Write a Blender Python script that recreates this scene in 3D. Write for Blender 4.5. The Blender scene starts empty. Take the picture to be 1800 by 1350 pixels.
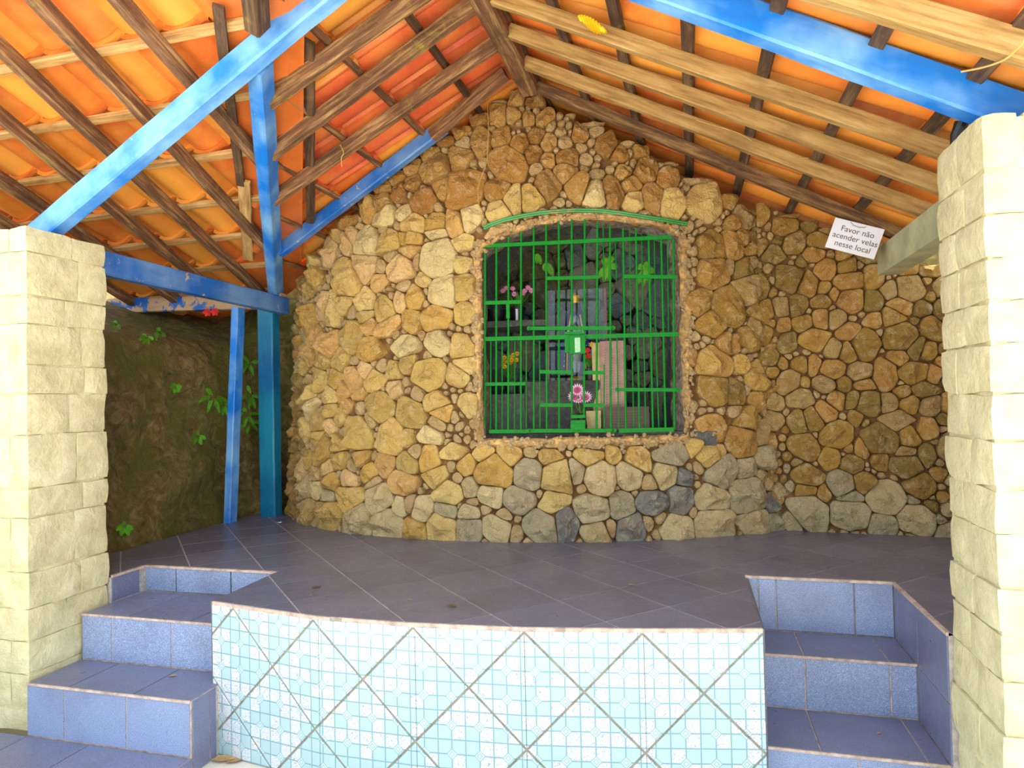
import bpy, bmesh, math, random
from mathutils import Vector, Matrix, noise
random.seed(7)
scene = bpy.context.scene
COL = scene.collection
V = Vector

# ------------------------------------------------------------------ camera
FPX, PITCH, ROLL, YAW = 1177.0, 0.0221, -0.0227, math.radians(15)
CAM = V((0.97, 0.0, 0.826))
_f0 = V((-math.sin(YAW), math.cos(YAW), 0)); _r0 = V((math.cos(YAW), math.sin(YAW), 0)); _up = V((0, 0, 1))
FW = _f0 * math.cos(PITCH) + _up * math.sin(PITCH)
_u0 = -_f0 * math.sin(PITCH) + _up * math.cos(PITCH)
RC = _r0 * math.cos(ROLL) + _u0 * math.sin(ROLL)
UC = -_r0 * math.sin(ROLL) + _u0 * math.cos(ROLL)
cam_data = bpy.data.cameras.new('camera')
cam_data.sensor_width = 36.0
cam_data.lens = 36.0 * FPX / 1800.0
cam_data.clip_start = 0.02
cam = bpy.data.objects.new('camera', cam_data)
COL.objects.link(cam)
cam.matrix_world = Matrix(((RC.x, UC.x, -FW.x, CAM.x), (RC.y, UC.y, -FW.y, CAM.y), (RC.z, UC.z, -FW.z, CAM.z), (0, 0, 0, 1)))
scene.camera = cam

def ray(x, y): return FW + RC * ((x - 900) / FPX) - UC * ((y - 675) / FPX)
def at(x, y, ax, c):
    r = ray(x, y); t = (c - CAM[ax]) / r[ax]; return CAM + r * t
def onplane(x, y, n, c):
    r = ray(x, y); n = V(n); t = (c - n.dot(CAM)) / n.dot(r); return CAM + r * t
def project(p):
    q = V(p) - CAM; d = q.dot(FW); return (900 + FPX * q.dot(RC) / d, 675 - FPX * q.dot(UC) / d)

# ------------------------------------------------------------------ light
world = bpy.data.worlds.new('world'); scene.world = world
world.use_nodes = True
wn = world.node_tree.nodes; wl = world.node_tree.links
wn.clear()
wo = wn.new('ShaderNodeOutputWorld'); wb = wn.new('ShaderNodeBackground')
wb.inputs['Color'].default_value = (0.80, 0.91, 1.0, 1.0); wb.inputs['Strength'].default_value = 1.05
wl.new(wb.outputs['Background'], wo.inputs['Surface'])
sun_d = bpy.data.lights.new('sun', 'SUN'); sun_d.energy = 7.0; sun_d.angle = math.radians(0.6); sun_d.color = (1, 0.94, 0.84)
sun = bpy.data.objects.new('sun', sun_d); COL.objects.link(sun)
SUN_FROM = V((-0.10, 0.30, 1.0)).normalized()
sun.rotation_euler = (SUN_FROM).to_track_quat('Z', 'Y').to_euler()
sun.location = (0, 0, 8)
vs = scene.view_settings
vs.view_transform = 'Standard'; vs.look = 'None'; vs.gamma = 1.0; vs.use_curve_mapping = False
vs.exposure = 1.45

# ------------------------------------------------------------------ materials
def srgb(r, g, b):
    f = lambda c: ((c / 255.0) / 12.92) if c / 255.0 <= 0.04045 else (((c / 255.0) + 0.055) / 1.055) ** 2.4
    return (f(r), f(g), f(b), 1.0)

class NT:
    def __init__(s, name):
        s.m = bpy.data.materials.new(name); s.m.use_nodes = True
        s.t = s.m.node_tree; s.n = s.t.nodes; s.l = s.t.links
        s.b = s.n['Principled BSDF']
    def add(s, typ, **k):
        n = s.n.new(typ)
        for a, v in k.items():
            if a.startswith('i_'): n.inputs[a[2:].replace('_', ' ')].default_value = v
            else: setattr(n, a, v)
        return n
    def link(s, a, b): s.l.new(a, b)
    def noise(s, vec, scale, detail=6, rough=0.6, dist=0.0):
        n = s.add('ShaderNodeTexNoise'); n.inputs['Scale'].default_value = scale; n.inputs['Detail'].default_value = detail
        n.inputs['Roughness'].default_value = rough; n.inputs['Distortion'].default_value = dist
        if vec is not None: s.link(vec, n.inputs['Vector'])
        return n.outputs['Fac']
    def ramp(s, fac, stops):
        n = s.add('ShaderNodeValToRGB'); cr = n.color_ramp
        while len(cr.elements) < len(stops): cr.elements.new(0.5)
        for e, (p, c) in zip(cr.elements, stops): e.position = p; e.color = c if len(c) == 4 else (*c, 1)
        s.link(fac, n.inputs['Fac']); return n.outputs['Color']
    def mix(s, fac, a, b, typ='MIX'):
        n = s.add('ShaderNodeMix'); n.data_type = 'RGBA'; n.blend_type = typ
        for sock, v in ((n.inputs[0], fac), (n.inputs[6], a), (n.inputs[7], b)):
            if hasattr(v, 'is_output'): s.link(v, sock)
            else: sock.default_value = v
        return n.outputs[2]
    def math(s, op, a, b=None, c=None):
        n = s.add('ShaderNodeMath', operation=op)
        for i, v in enumerate((a, b, c)):
            if v is None: continue
            if hasattr(v, 'is_output'): s.link(v, n.inputs[i])
            else: n.inputs[i].default_value = v
        return n.outputs[0]
    def pos(s): return s.add('ShaderNodeNewGeometry').outputs['Position']
    def objc(s): return s.add('ShaderNodeTexCoord').outputs['Object']
    def oinfo(s): return s.add('ShaderNodeObjectInfo')
    def bump(s, h, strength=0.5, dist=0.01):
        n = s.add('ShaderNodeBump'); n.inputs['Strength'].default_value = strength; n.inputs['Distance'].default_value = dist
        s.link(h, n.inputs['Height']); s.link(n.outputs['Normal'], s.b.inputs['Normal'])
    def color(s, c):
        if hasattr(c, 'is_output'): s.link(c, s.b.inputs['Base Color'])
        else: s.b.inputs['Base Color'].default_value = c
    def rough(s, v):
        if hasattr(v, 'is_output'): s.link(v, s.b.inputs['Roughness'])
        else: s.b.inputs['Roughness'].default_value = v

def shifted(t):
    """world position plus a random offset for every object"""
    oi = t.oinfo(); p = t.pos()
    cx = t.add('ShaderNodeCombineXYZ')
    r = t.math('MULTIPLY', oi.outputs['Random'], 37.0)
    t.link(r, cx.inputs[0]); t.link(t.math('MULTIPLY', oi.outputs['Random'], 71.0), cx.inputs[1])
    va = t.add('ShaderNodeVectorMath', operation='ADD'); t.link(p, va.inputs[0]); t.link(cx.outputs[0], va.inputs[1])
    return va.outputs[0], oi

def mat_stone(name='stone', warm=srgb(176, 118, 44), pale=srgb(250, 226, 178), dark=srgb(105, 72, 38)):
    t = NT(name); p, oi = shifted(t)
    n1 = t.noise(p, 5.5, 8, 0.62, 0.6); n2 = t.noise(p, 19, 8, 0.68, 0.3); n3 = t.noise(p, 75, 6, 0.7)
    c = t.mix(t.ramp(n1, [(0.50, (0, 0, 0)), (0.72, (0.55,) * 3)]), oi.outputs['Color'], warm)
    lite = t.mix(0.55, oi.outputs['Color'], pale)
    c = t.mix(t.ramp(n2, [(0.50, (0, 0, 0)), (0.68, (0.8,) * 3)]), c, lite)
    c = t.mix(t.ramp(n2, [(0.28, (0.5,) * 3), (0.38, (0, 0, 0))]), c, dark)
    c = t.mix(0.35, c, t.ramp(n3, [(0.3, (0.6,) * 3), (0.7, (1.2, 1.18, 1.1))]), 'MULTIPLY')
    t.color(c); t.rough(0.86)
    vor = t.add('ShaderNodeTexVoronoi', feature='DISTANCE_TO_EDGE'); vor.inputs['Scale'].default_value = 9
    mixv = t.add('ShaderNodeVectorMath', operation='ADD'); t.link(p, mixv.inputs[0])
    nz = t.add('ShaderNodeTexNoise'); nz.inputs['Scale'].default_value = 6; t.link(p, nz.inputs['Vector'])
    sc = t.add('ShaderNodeVectorMath', operation='SCALE'); sc.inputs['Scale'].default_value = 0.25; t.link(nz.outputs['Color'], sc.inputs[0])
    t.link(sc.outputs[0], mixv.inputs[1]); t.link(mixv.outputs[0], vor.inputs['Vector'])
    crack = t.ramp(vor.outputs['Distance'], [(0.0, (0, 0, 0)), (0.035, (1, 1, 1))])
    h = t.math('ADD', t.math('MULTIPLY', n2, 0.8), t.math('MULTIPLY', n3, 0.35))
    h = t.math('ADD', h, t.math('MULTIPLY', crack, 0.10))
    t.bump(h, 1.0, 0.05)
    return t.m

def mat_simple(name, col, rough=0.6, scale=30, amount=0.25, bump=0.0, metallic=0.0, bscale=None, spec=None):
    t = NT(name); p = t.pos()
    n = t.noise(p, scale, 6, 0.6)
    lo = tuple(x * (1 - amount) for x in col[:3]) + (1,); hi = tuple(min(1, x * (1 + amount)) for x in col[:3]) + (1,)
    t.color(t.ramp(n, [(0.3, lo), (0.7, hi)])); t.rough(rough)
    t.b.inputs['Metallic'].default_value = metallic
    if spec is not None: t.b.inputs['Specular IOR Level'].default_value = spec
    if bump: t.bump(t.noise(p, bscale or scale * 2, 8, 0.65), bump, 0.01)
    return t.m

def mat_wood(name, c1, c2, c3, moss=0.0):
    """weathered timber, grain along the object's long (local X) axis"""
    t = NT(name); oc = t.objc(); oi = t.oinfo()
    mp = t.add('ShaderNodeMapping'); mp.inputs['Scale'].default_value = (2.2, 26, 26); t.link(oc, mp.inputs['Vector'])
    cx = t.add('ShaderNodeCombineXYZ'); t.link(t.math('MULTIPLY', oi.outputs['Random'], 50.0), cx.inputs[0])
    va = t.add('ShaderNodeVectorMath', operation='ADD'); t.link(mp.outputs[0], va.inputs[0]); t.link(cx.outputs[0], va.inputs[1])
    g = t.noise(va.outputs[0], 1.6, 8, 0.65, 0.4)
    p, _ = shifted(t); b = t.noise(p, 4.5, 6, 0.6)
    c = t.ramp(g, [(0.28, c1), (0.5, c2), (0.72, c3)])
    c = t.mix(t.ramp(b, [(0.5, (0, 0, 0)), (0.75, (0.7,) * 3)]), c, c1)
    if moss:
        m = t.noise(p, 7, 6, 0.7, 0.5)
        c = t.mix(t.ramp(m, [(0.58, (0, 0, 0)), (0.70, (moss,) * 3)]), c, srgb(150, 140, 50))
    c = t.mix(1.0, c, oi.outputs['Color'], 'MULTIPLY')
    t.color(c); t.rough(0.82); t.bump(g, 0.5, 0.006)
    return t.m

def mat_paint(name, base, light, chip, chips=0.64, cscale=16):
    """worn paint over timber"""
    t = NT(name); oc = t.objc(); p, oi = shifted(t)
    mp = t.add('ShaderNodeMapping'); mp.inputs['Scale'].default_value = (1.5, 9, 9); t.link(oc, mp.inputs['Vector'])
    a = t.noise(mp.outputs[0], 2.2, 6, 0.6); b = t.noise(p, cscale, 9, 0.7, 0.2); d = t.noise(p, 3, 4, 0.55)
    c = t.mix(t.ramp(d, [(0.38, (0, 0, 0)), (0.62, (0.8,) * 3)]), base, light)
    c = t.mix(t.ramp(a, [(0.35, (0.3,) * 3), (0.5, (0, 0, 0))]), c, tuple(x * 0.55 for x in base[:3]) + (1,))
    c = t.mix(t.ramp(b, [(chips, (0, 0, 0)), (chips + 0.02, (1,) * 3)]), c, chip)
    t.color(c); t.rough(0.45); t.bump(t.math('ADD', a, t.math('MULTIPLY', b, 0.4)), 0.25, 0.004)
    return t.m

def mat_clay():
    t = NT('clay_tile'); p, oi = shifted(t)
    n1 = t.noise(p, 6, 6, 0.6); n2 = t.noise(p, 14, 8, 0.7, 0.6); n3 = t.noise(p, 60, 4, 0.6)
    c = t.mix(t.ramp(n1, [(0.4, (0, 0, 0)), (0.72, (0.55,) * 3)]), oi.outputs['Color'], srgb(240, 170, 74))
    c = t.mix(t.ramp(n1, [(0.26, (0.55,) * 3), (0.42, (0, 0, 0))]), c, srgb(188, 96, 44))
    c = t.mix(t.ramp(n2, [(0.70, (0, 0, 0)), (0.74, (0.85,) * 3)]), c, srgb(236, 205, 170))
    t.color(c); t.rough(0.48); t.bump(t.math('ADD', n3, n2), 0.18, 0.003)
    return t.m

def mat_blue_tile():
    t = NT('blue_glazed_tile'); p = t.pos(); oi = t.oinfo()
    n1 = t.noise(p, 420, 3, 0.6); n2 = t.noise(p, 3.0, 5, 0.6); n3 = t.noise(p, 25, 6, 0.7)
    c = t.ramp(n1, [(0.35, srgb(84, 86, 98)), (0.55, srgb(112, 115, 128)), (0.7, srgb(158, 163, 176))])
    c = t.mix(t.ramp(n2, [(0.45, (0, 0, 0)), (0.7, (0.35,) * 3)]), c, srgb(70, 60, 66))
    c = t.mix(1.0, c, oi.outputs['Color'], 'MULTIPLY')
    t.color(c); t.rough(t.ramp(n3, [(0.3, (0.26,) * 3), (0.7, (0.42,) * 3)])); t.bump(n1, 0.06, 0.002)
    return t.m

def mat_white_tile(cell):
    t = NT('patterned_white_tile'); uv = t.add('ShaderNodeTexCoord').outputs['UV']
    sep = t.add('ShaderNodeSeparateXYZ'); t.link(uv, sep.inputs[0])
    u = t.math('DIVIDE', sep.outputs[0], cell); v = t.math('DIVIDE', sep.outputs[1], cell)
    fu = t.math('FRACT', u); fv = t.math('FRACT', v); iu = t.math('FLOOR', u); iv = t.math('FLOOR', v)
    cx = t.add('ShaderNodeCombineXYZ'); t.link(iu, cx.inputs[0]); t.link(iv, cx.inputs[1])
    wnz = t.add('ShaderNodeTexWhiteNoise', noise_dimensions='2D'); t.link(cx.outputs[0], wnz.inputs['Vector'])
    du = t.math('ABSOLUTE', t.math('SUBTRACT', fu, 0.5)); dv = t.math('ABSOLUTE', t.math('SUBTRACT', fv, 0.5))
    edge = t.math('MAXIMUM', du, dv); corner = t.math('ADD', du, dv)
    line = t.ramp(edge, [(0.445, (0, 0, 0)), (0.465, (1, 1, 1))])
    # an eight-sided flower at every second crossing
    hu = t.math('ABSOLUTE', t.math('SUBTRACT', t.math('FRACT', t.math('MULTIPLY', u, 0.5)), 0.5))
    hv = t.math('ABSOLUTE', t.math('SUBTRACT', t.math('FRACT', t.math('MULTIPLY', v, 0.5)), 0.5))
    dia = t.math('ADD', hu, hv)
    inside = t.ramp(dia, [(0.20, (1, 1, 1)), (0.21, (0, 0, 0))])
    ring = t.ramp(t.math('ABSOLUTE', t.math('SUBTRACT', dia, 0.19)), [(0.012, (1, 1, 1)), (0.022, (0, 0, 0))])
    ring2 = t.ramp(t.math('ABSOLUTE', t.math('SUBTRACT', dia, 0.09)), [(0.010, (1, 1, 1)), (0.018, (0, 0, 0))])
    crk = t.add('ShaderNodeTexVoronoi', feature='DISTANCE_TO_EDGE'); crk.inputs['Scale'].default_value = 130; t.link(uv, crk.inputs['Vector'])
    crackle = t.mix(t.ramp(crk.outputs['Distance'], [(0.02, (1, 1, 1)), (0.07, (0, 0, 0))]), srgb(208, 212, 214), srgb(140, 152, 176))
    plain = srgb(166, 192, 196)
    c = t.mix(t.ramp(wnz.outputs['Value'], [(0.44, (0, 0, 0)), (0.45, (1, 1, 1))]), plain, crackle)
    c = t.mix(line, c, srgb(118, 156, 166))
    c = t.mix(inside, c, srgb(186, 206, 208))
    c = t.mix(ring, c, srgb(122, 158, 168)); c = t.mix(ring2, c, srgb(122, 158, 168))
    st = t.noise(t.pos(), 4.5, 5, 0.6)
    c = t.mix(t.ramp(st, [(0.66, (0, 0, 0)), (0.85, (0.25,) * 3)]), c, srgb(205, 190, 140))
    t.color(c); t.rough(0.22)
    return t.m

def mat_cream():
    t = NT('cream_painted_stone'); p, oi = shifted(t)
    n1 = t.noise(p, 9, 8, 0.65, 0.3); n2 = t.noise(p, 45, 8, 0.7); n3 = t.noise(p, 3, 3, 0.5)
    c = t.ramp(n1, [(0.3, srgb(196, 186, 140)), (0.55, srgb(222, 212, 168)), (0.75, srgb(236, 228, 190))])
    c = t.mix(t.ramp(n2, [(0.70, (0, 0, 0)), (0.78, (0.5,) * 3)]), c, srgb(170, 140, 90))
    c = t.mix(t.ramp(n3, [(0.55, (0, 0, 0)), (0.75, (0.25,) * 3)]), c, srgb(190, 196, 176))
    t.color(c); t.rough(0.8); t.bump(t.math('ADD', n1, t.math('MULTIPLY', n2, 0.35)), 0.7, 0.03)
    return t.m

def mat_earth():
    t = NT('mossy_earth'); p = t.pos()
    n1 = t.noise(p, 2.2, 8, 0.65, 0.8); n2 = t.noise(p, 13, 9, 0.72, 0.7); n3 = t.noise(p, 1.3, 4, 0.5)
    c = t.ramp(n2, [(0.32, srgb(84, 66, 36)), (0.5, srgb(166, 134, 74)), (0.68, srgb(222, 194, 124))])
    c = t.mix(t.ramp(n1, [(0.42, (0, 0, 0)), (0.62, (0.85,) * 3)]), c, srgb(134, 130, 46))
    c = t.mix(t.ramp(n3, [(0.55, (0, 0, 0)), (0.7, (0.6,) * 3)]), c, srgb(66, 60, 48))
    t.color(c); t.rough(0.95); t.bump(t.math('ADD', n2, t.math('MULTIPLY', n1, 1.5)), 1.0, 0.12)
    return t.m

M = {}
M['stone'] = mat_stone()
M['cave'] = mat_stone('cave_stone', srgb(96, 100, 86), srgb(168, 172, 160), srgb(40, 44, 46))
M['mortar'] = mat_simple('mortar', srgb(120, 84, 44), 0.95, 14, 0.5, 0.9, bscale=40)
M['lip'] = mat_simple('crumbling_mortar', srgb(196, 154, 98), 0.95, 26, 0.65, 1.0, bscale=45)
M['soot'] = mat_simple('sooty_plaster', srgb(150, 134, 120), 0.95, 34, 0.8, 1.0, bscale=50)
M['grout'] = mat_simple('grout', srgb(176, 166, 158), 0.9, 40, 0.3)
M['grout_dark'] = mat_simple('grey_grout', srgb(138, 132, 118), 0.9, 30, 0.35)
M['edge'] = mat_simple('edge_grout', srgb(186, 164, 150), 0.9, 25, 0.4, 0.3)
M['blue_tile'] = mat_blue_tile()
M['clay'] = mat_clay()
M['clay_flat'] = mat_simple('flat_clay_sheet', srgb(214, 112, 46), 0.5, 5, 0.2)
M['wood'] = mat_wood('weathered_timber', srgb(58, 36, 26), srgb(124, 86, 56), srgb(198, 160, 108), 0.6)
M['wood_pale'] = mat_wood('pale_timber', srgb(140, 102, 56), srgb(198, 158, 98), srgb(228, 196, 140), 0.4)
M['wood_dark'] = mat_wood('dark_timber', srgb(38, 26, 20), srgb(84, 60, 42), srgb(130, 100, 70), 0.35)
M['blue'] = mat_paint('worn_blue_paint', srgb(16, 120, 222), srgb(140, 196, 242), srgb(228, 222, 215), 0.665)
M['blue_old'] = mat_paint('faded_blue_paint', srgb(20, 100, 190), srgb(120, 160, 206), srgb(196, 160, 116), 0.62)
M['half_bare'] = mat_paint('half_bare_timber', srgb(184, 146, 104), srgb(206, 172, 128), srgb(20, 100, 190), 0.53, 4.0)
M['teal'] = mat_paint('teal_blue_paint', srgb(0, 96, 150), srgb(30, 140, 170), srgb(150, 120, 96), 0.68)
M['cream'] = mat_cream()
M['olive'] = mat_simple('olive_painted_concrete', srgb(176, 176, 140), 0.8, 8, 0.25, 0.2)
M['earth'] = mat_earth()
M['green'] = mat_simple('green_enamel', srgb(0, 122, 26), 0.5, 60, 0.2, 0.12, bscale=120, spec=0.2)
M['green_old'] = mat_paint('flaking_green_paint', srgb(30, 130, 50), srgb(70, 150, 80), srgb(150, 120, 76), 0.58)
M['steel'] = mat_simple('pale_green_steel', srgb(150, 190, 150), 0.45, 60, 0.2)
M['ground'] = mat_simple('pale_yard_concrete', srgb(214, 206, 190), 0.9, 3, 0.12, 0.2)
M['black'] = mat_simple('black_plastic', srgb(24, 24, 26), 0.45, 30, 0.2)
M['pink'] = mat_simple('pink_petal', srgb(232, 150, 190), 0.6, 60, 0.2)
M['magenta'] = mat_simple('magenta_petal', srgb(216, 70, 150), 0.6, 60, 0.2)
M['white_petal'] = mat_simple('white_petal', srgb(245, 225, 238), 0.6, 60, 0.08)
M['yellow'] = mat_simple('yellow_petal', srgb(240, 180, 10), 0.6, 60, 0.15)
M['red'] = mat_simple('red_petal', srgb(222, 50, 44), 0.6, 60, 0.2)
M['leaf'] = mat_simple('leaf_green', srgb(70, 130, 34), 0.6, 40, 0.3)
M['fern'] = mat_simple('fern_green', srgb(96, 176, 24), 0.55, 30, 0.25)
M['navy'] = mat_simple('navy_cloth', srgb(24, 36, 86), 0.6, 60, 0.2)
M['gold'] = mat_simple('gold_trim', srgb(222, 168, 40), 0.35, 60, 0.15, metallic=0.4)
M['skin'] = mat_simple('dark_carved_wood', srgb(60, 42, 32), 0.5, 60, 0.2)
M['robe'] = mat_simple('grey_lace_robe', srgb(150, 148, 140), 0.7, 70, 0.3)
M['paper'] = mat_simple('laminated_paper', srgb(226, 226, 236), 0.35, 20, 0.02)
M['ink'] = mat_simple('brown_ink', srgb(96, 70, 62), 0.7, 20, 0.02)
M['plank'] = mat_simple('mauve_board', srgb(176, 140, 130), 0.7, 26, 0.2)
M['block'] = mat_simple('beige_block', srgb(196, 176, 124), 0.8, 26, 0.2, 0.2)
M['bronze'] = mat_simple('dark_bronze', srgb(88, 58, 48), 0.45, 26, 0.2)
M['frame'] = mat_simple('brown_frame', srgb(120, 84, 66), 0.5, 40, 0.2)
M['twine'] = mat_simple('dry_twine', srgb(206, 170, 96), 0.8, 40, 0.2)
M['dry_leaf'] = mat_simple('dry_leaf', srgb(176, 140, 92), 0.8, 40, 0.3)
M['root'] = mat_simple('root_bark', srgb(110, 84, 56), 0.9, 30, 0.3, 0.4)
def mat_glass():
    t = NT('case_glass')
    t.n.remove(t.b); out = [n for n in t.n if n.type == 'OUTPUT_MATERIAL'][0]
    g = t.add('ShaderNodeBsdfGlossy'); g.inputs['Roughness'].default_value = 0.02; g.inputs['Color'].default_value = (0.95, 0.97, 1, 1)
    tr = t.add('ShaderNodeBsdfTransparent'); tr.inputs['Color'].default_value = (0.93, 0.97, 1, 1)
    fr = t.add('ShaderNodeFresnel'); fr.inputs['IOR'].default_value = 1.33
    mx = t.add('ShaderNodeMixShader'); t.link(fr.outputs[0], mx.inputs[0]); t.link(tr.outputs[0], mx.inputs[1]); t.link(g.outputs[0], mx.inputs[2])
    t.link(mx.outputs[0], out.inputs['Surface']); return t.m
M['glass'] = mat_glass()

# ------------------------------------------------------------------ mesh helpers
def mesh(name, verts, faces, smooth=False, angle=None, uvs=None):
    me = bpy.data.meshes.new(name); me.from_pydata([tuple(v) for v in verts], [], faces)
    if uvs is not None:
        ul = me.uv_layers.new(name='UVMap')
        for lp in me.loops: ul.data[lp.index].uv = uvs[lp.vertex_index]
    if smooth:
        me.polygons.foreach_set('use_smooth', [True] * len(me.polygons))
        if angle: me.set_sharp_from_angle(angle=angle)
    me.validate(); me.update(); return me
def put(name, me, mat=None, parent=None, loc=None, mw=None, color=None):
    o = bpy.data.objects.new(name, me); COL.objects.link(o)
    if mat is not None and not me.materials: me.materials.append(mat)
    if parent is not None: o.parent = parent
    if mw is not None: o.matrix_local = mw
    if loc is not None: o.location = loc
    if color is not None: o.color = (*color[:3], 1)
    return o
def tag(o, label=None, cat=None, group=None, kind=None):
    if label: o['label'] = label
    if cat: o['category'] = cat
    if group: o['group'] = group
    if kind: o['kind'] = kind
    return o
def empty(name, loc=(0, 0, 0), rz=0.0):
    o = bpy.data.objects.new(name, None); COL.objects.link(o); o.location = loc; o.rotation_euler = (0, 0, rz)
    o.empty_display_size = 0.1; return o
def centred(verts):
    c = V((0, 0, 0))
    for v in verts: c += V(v)
    c /= len(verts); return c, [V(v) - c for v in verts]

class MB:
    def __init__(s): s.v = []; s.f = []
    def add(s, v, f):
        k = len(s.v); s.v += [V(p) for p in v]; s.f += [tuple(i + k for i in q) for q in f]; return s
    def box(s, a, b, m=None):
        x0, y0, z0 = a; x1, y1, z1 = b
        v = [V(p) for p in ((x0, y0, z0), (x1, y0, z0), (x1, y1, z0), (x0, y1, z0), (x0, y0, z1), (x1, y0, z1), (x1, y1, z1), (x0, y1, z1))]
        if m is not None: v = [m @ p for p in v]
        return s.add(v, [(0, 3, 2, 1), (4, 5, 6, 7), (0, 1, 5, 4), (1, 2, 6, 5), (2, 3, 7, 6), (3, 0, 4, 7)])
    def tube(s, pts, r, n=8, cap=True):
        pts = [V(p) for p in pts]; rs = r if isinstance(r, (list, tuple)) else [r] * len(pts)
        v = []; f = []
        ref = V((0.13, 0.27, 0.95)).normalized()
        for i, p in enumerate(pts):
            d = (pts[min(i + 1, len(pts) - 1)] - pts[max(i - 1, 0)]).normalized()
            a = d.cross(ref)
            if a.length < 0.05: a = d.cross(V((1, 0, 0)))
            a.normalize(); b = d.cross(a)
            for k in range(n):
                t = 2 * math.pi * k / n; v.append(p + (a * math.cos(t) + b * math.sin(t)) * rs[i])
        for i in range(len(pts) - 1):
            for k in range(n):
                f.append((i * n + k, i * n + (k + 1) % n, (i + 1) * n + (k + 1) % n, (i + 1) * n + k))
        if cap:
            f.append(tuple(range(n))[::-1]); f.append(tuple((len(pts) - 1) * n + k for k in range(n)))
        return s.add(v, f)
    def lathe(s, prof, c=(0, 0, 0), n=16, axis_m=None):
        v = []; f = []
        for (r, z) in prof:
            for k in range(n):
                t = 2 * math.pi * k / n; p = V((r * math.cos(t), r * math.sin(t), z))
                if axis_m is not None: p = axis_m @ p
                v.append(p + V(c))
        for i in range(len(prof) - 1):
            for k in range(n): f.append((i * n + k, i * n + (k + 1) % n, (i + 1) * n + (k + 1) % n, (i + 1) * n + k))
        f.append(tuple(range(n))[::-1]); f.append(tuple((len(prof) - 1) * n + k for k in range(n)))
        return s.add(v, f)
    def build(s, name, mat, parent=None, smooth=False, angle=0.6, label=None, center=True, color=None):
        if center: c, vv = centred(s.v)
        else: c, vv = V((0, 0, 0)), s.v
        o = put(name, mesh(name, vv, s.f, smooth, angle), mat, parent, loc=c, color=color)
        if label: o['label'] = label
        return o

def basis(d, upish=(0, 0, 1)):
    x = V(d).normalized(); y = V(upish).cross(x)
    if y.length < 1e-4: y = V((0, 1, 0)).cross(x)
    y.normalize(); z = x.cross(y); return x, y, z
def timber(name, a, b, w, h, mat, parent=None, seg=10, wob=0.004, upish=(0, 0, 1), color=(1, 1, 1), ends=None):
    """sawn timber from a to b, slightly uneven, local X along the grain"""
    a = V(a); b = V(b); x, y, z = basis(b - a, upish); L = (b - a).length
    v = []; f = []; sd = random.uniform(0, 90)
    ch = min(w, h) * 0.10
    prof = [(-w / 2 + ch, -h / 2), (w / 2 - ch, -h / 2), (w / 2, -h / 2 + ch), (w / 2, h / 2 - ch), (w / 2 - ch, h / 2), (-w / 2 + ch, h / 2), (-w / 2, h / 2 - ch), (-w / 2, -h / 2 + ch)]
    n = len(prof)
    for i in range(seg + 1):
        t = -L / 2 + L * i / seg
        for k, (p, q) in enumerate(prof):
            j1 = wob * noise.noise(V((t * 4 + sd, k * 3.1, 1))); j2 = wob * noise.noise(V((t * 4 + sd, k * 3.1, 7)))
            v.append(V((t, p + j1, q + j2)))
    for i in range(seg):
        for k in range(n): f.append((i * n + k, (i + 1) * n + k, (i + 1) * n + (k + 1) % n, i * n + (k + 1) % n))
    f.append(tuple(range(n))); f.append(tuple(seg * n + k for k in range(n))[::-1])
    m = Matrix((x, y, z)).transposed().to_4x4(); m.translation = (a + b) / 2
    me = mesh(name, v, f)
    o = put(name, me, mat, parent, color=color); o.matrix_local = m
    return o

# 2D polygon helpers
def clip(poly, n, c):
    """keep the side n.p <= c"""
    out = []
    for i in range(len(poly)):
        p = poly[i]; q = poly[(i + 1) % len(poly)]
        dp = n[0] * p[0] + n[1] * p[1] - c; dq = n[0] * q[0] + n[1] * q[1] - c
        if dp <= 0: out.append(p)
        if (dp < 0 < dq) or (dq < 0 < dp):
            t = dp / (dp - dq); out.append((p[0] + (q[0] - p[0]) * t, p[1] + (q[1] - p[1]) * t))
    return out
def area(p): return 0.5 * sum(p[i][0] * p[(i + 1) % len(p)][1] - p[(i + 1) % len(p)][0] * p[i][1] for i in range(len(p)))
def clean(p, e=1e-4):
    out = []
    for q in p:
        if not out or math.hypot(q[0] - out[-1][0], q[1] - out[-1][1]) > e: out.append(q)
    if len(out) > 1 and math.hypot(out[0][0] - out[-1][0], out[0][1] - out[-1][1]) <= e: out.pop()
    return out
def inset_convex(poly, d):
    """inset a convex ccw polygon"""
    res = poly
    for i in range(len(poly)):
        p = poly[i]; q = poly[(i + 1) % len(poly)]
        ex, ey = q[0] - p[0], q[1] - p[1]; L = math.hypot(ex, ey)
        if L < 1e-6: continue
        n = (ey / L, -ex / L)
        res = clip(res, n, n[0] * p[0] + n[1] * p[1] - d)
        if len(res) < 3: return []
    return clean(res)
def inside(poly, p):
    r = False; j = len(poly) - 1
    for i in range(len(poly)):
        a, b = poly[i], poly[j]
        if (a[1] > p[1]) != (b[1] > p[1]) and p[0] < (b[0] - a[0]) * (p[1] - a[1]) / (b[1] - a[1]) + a[0]: r = not r
        j = i
    return r
def catmull(pts, n=12):
    out = []
    P = [pts[0]] + list(pts) + [pts[-1]]
    for i in range(1, len(P) - 2):
        p0, p1, p2, p3 = P[i - 1], P[i], P[i + 1], P[i + 2]
        for k in range(n):
            t = k / n
            out.append(tuple(0.5 * (2 * p1[j] + (p2[j] - p0[j]) * t + (2 * p0[j] - 5 * p1[j] + 4 * p2[j] - p3[j]) * t * t + (3 * p1[j] - p0[j] - 3 * p2[j] + p3[j]) * t ** 3) for j in range(len(p1))))
    out.append(tuple(pts[-1])); return out

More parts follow.
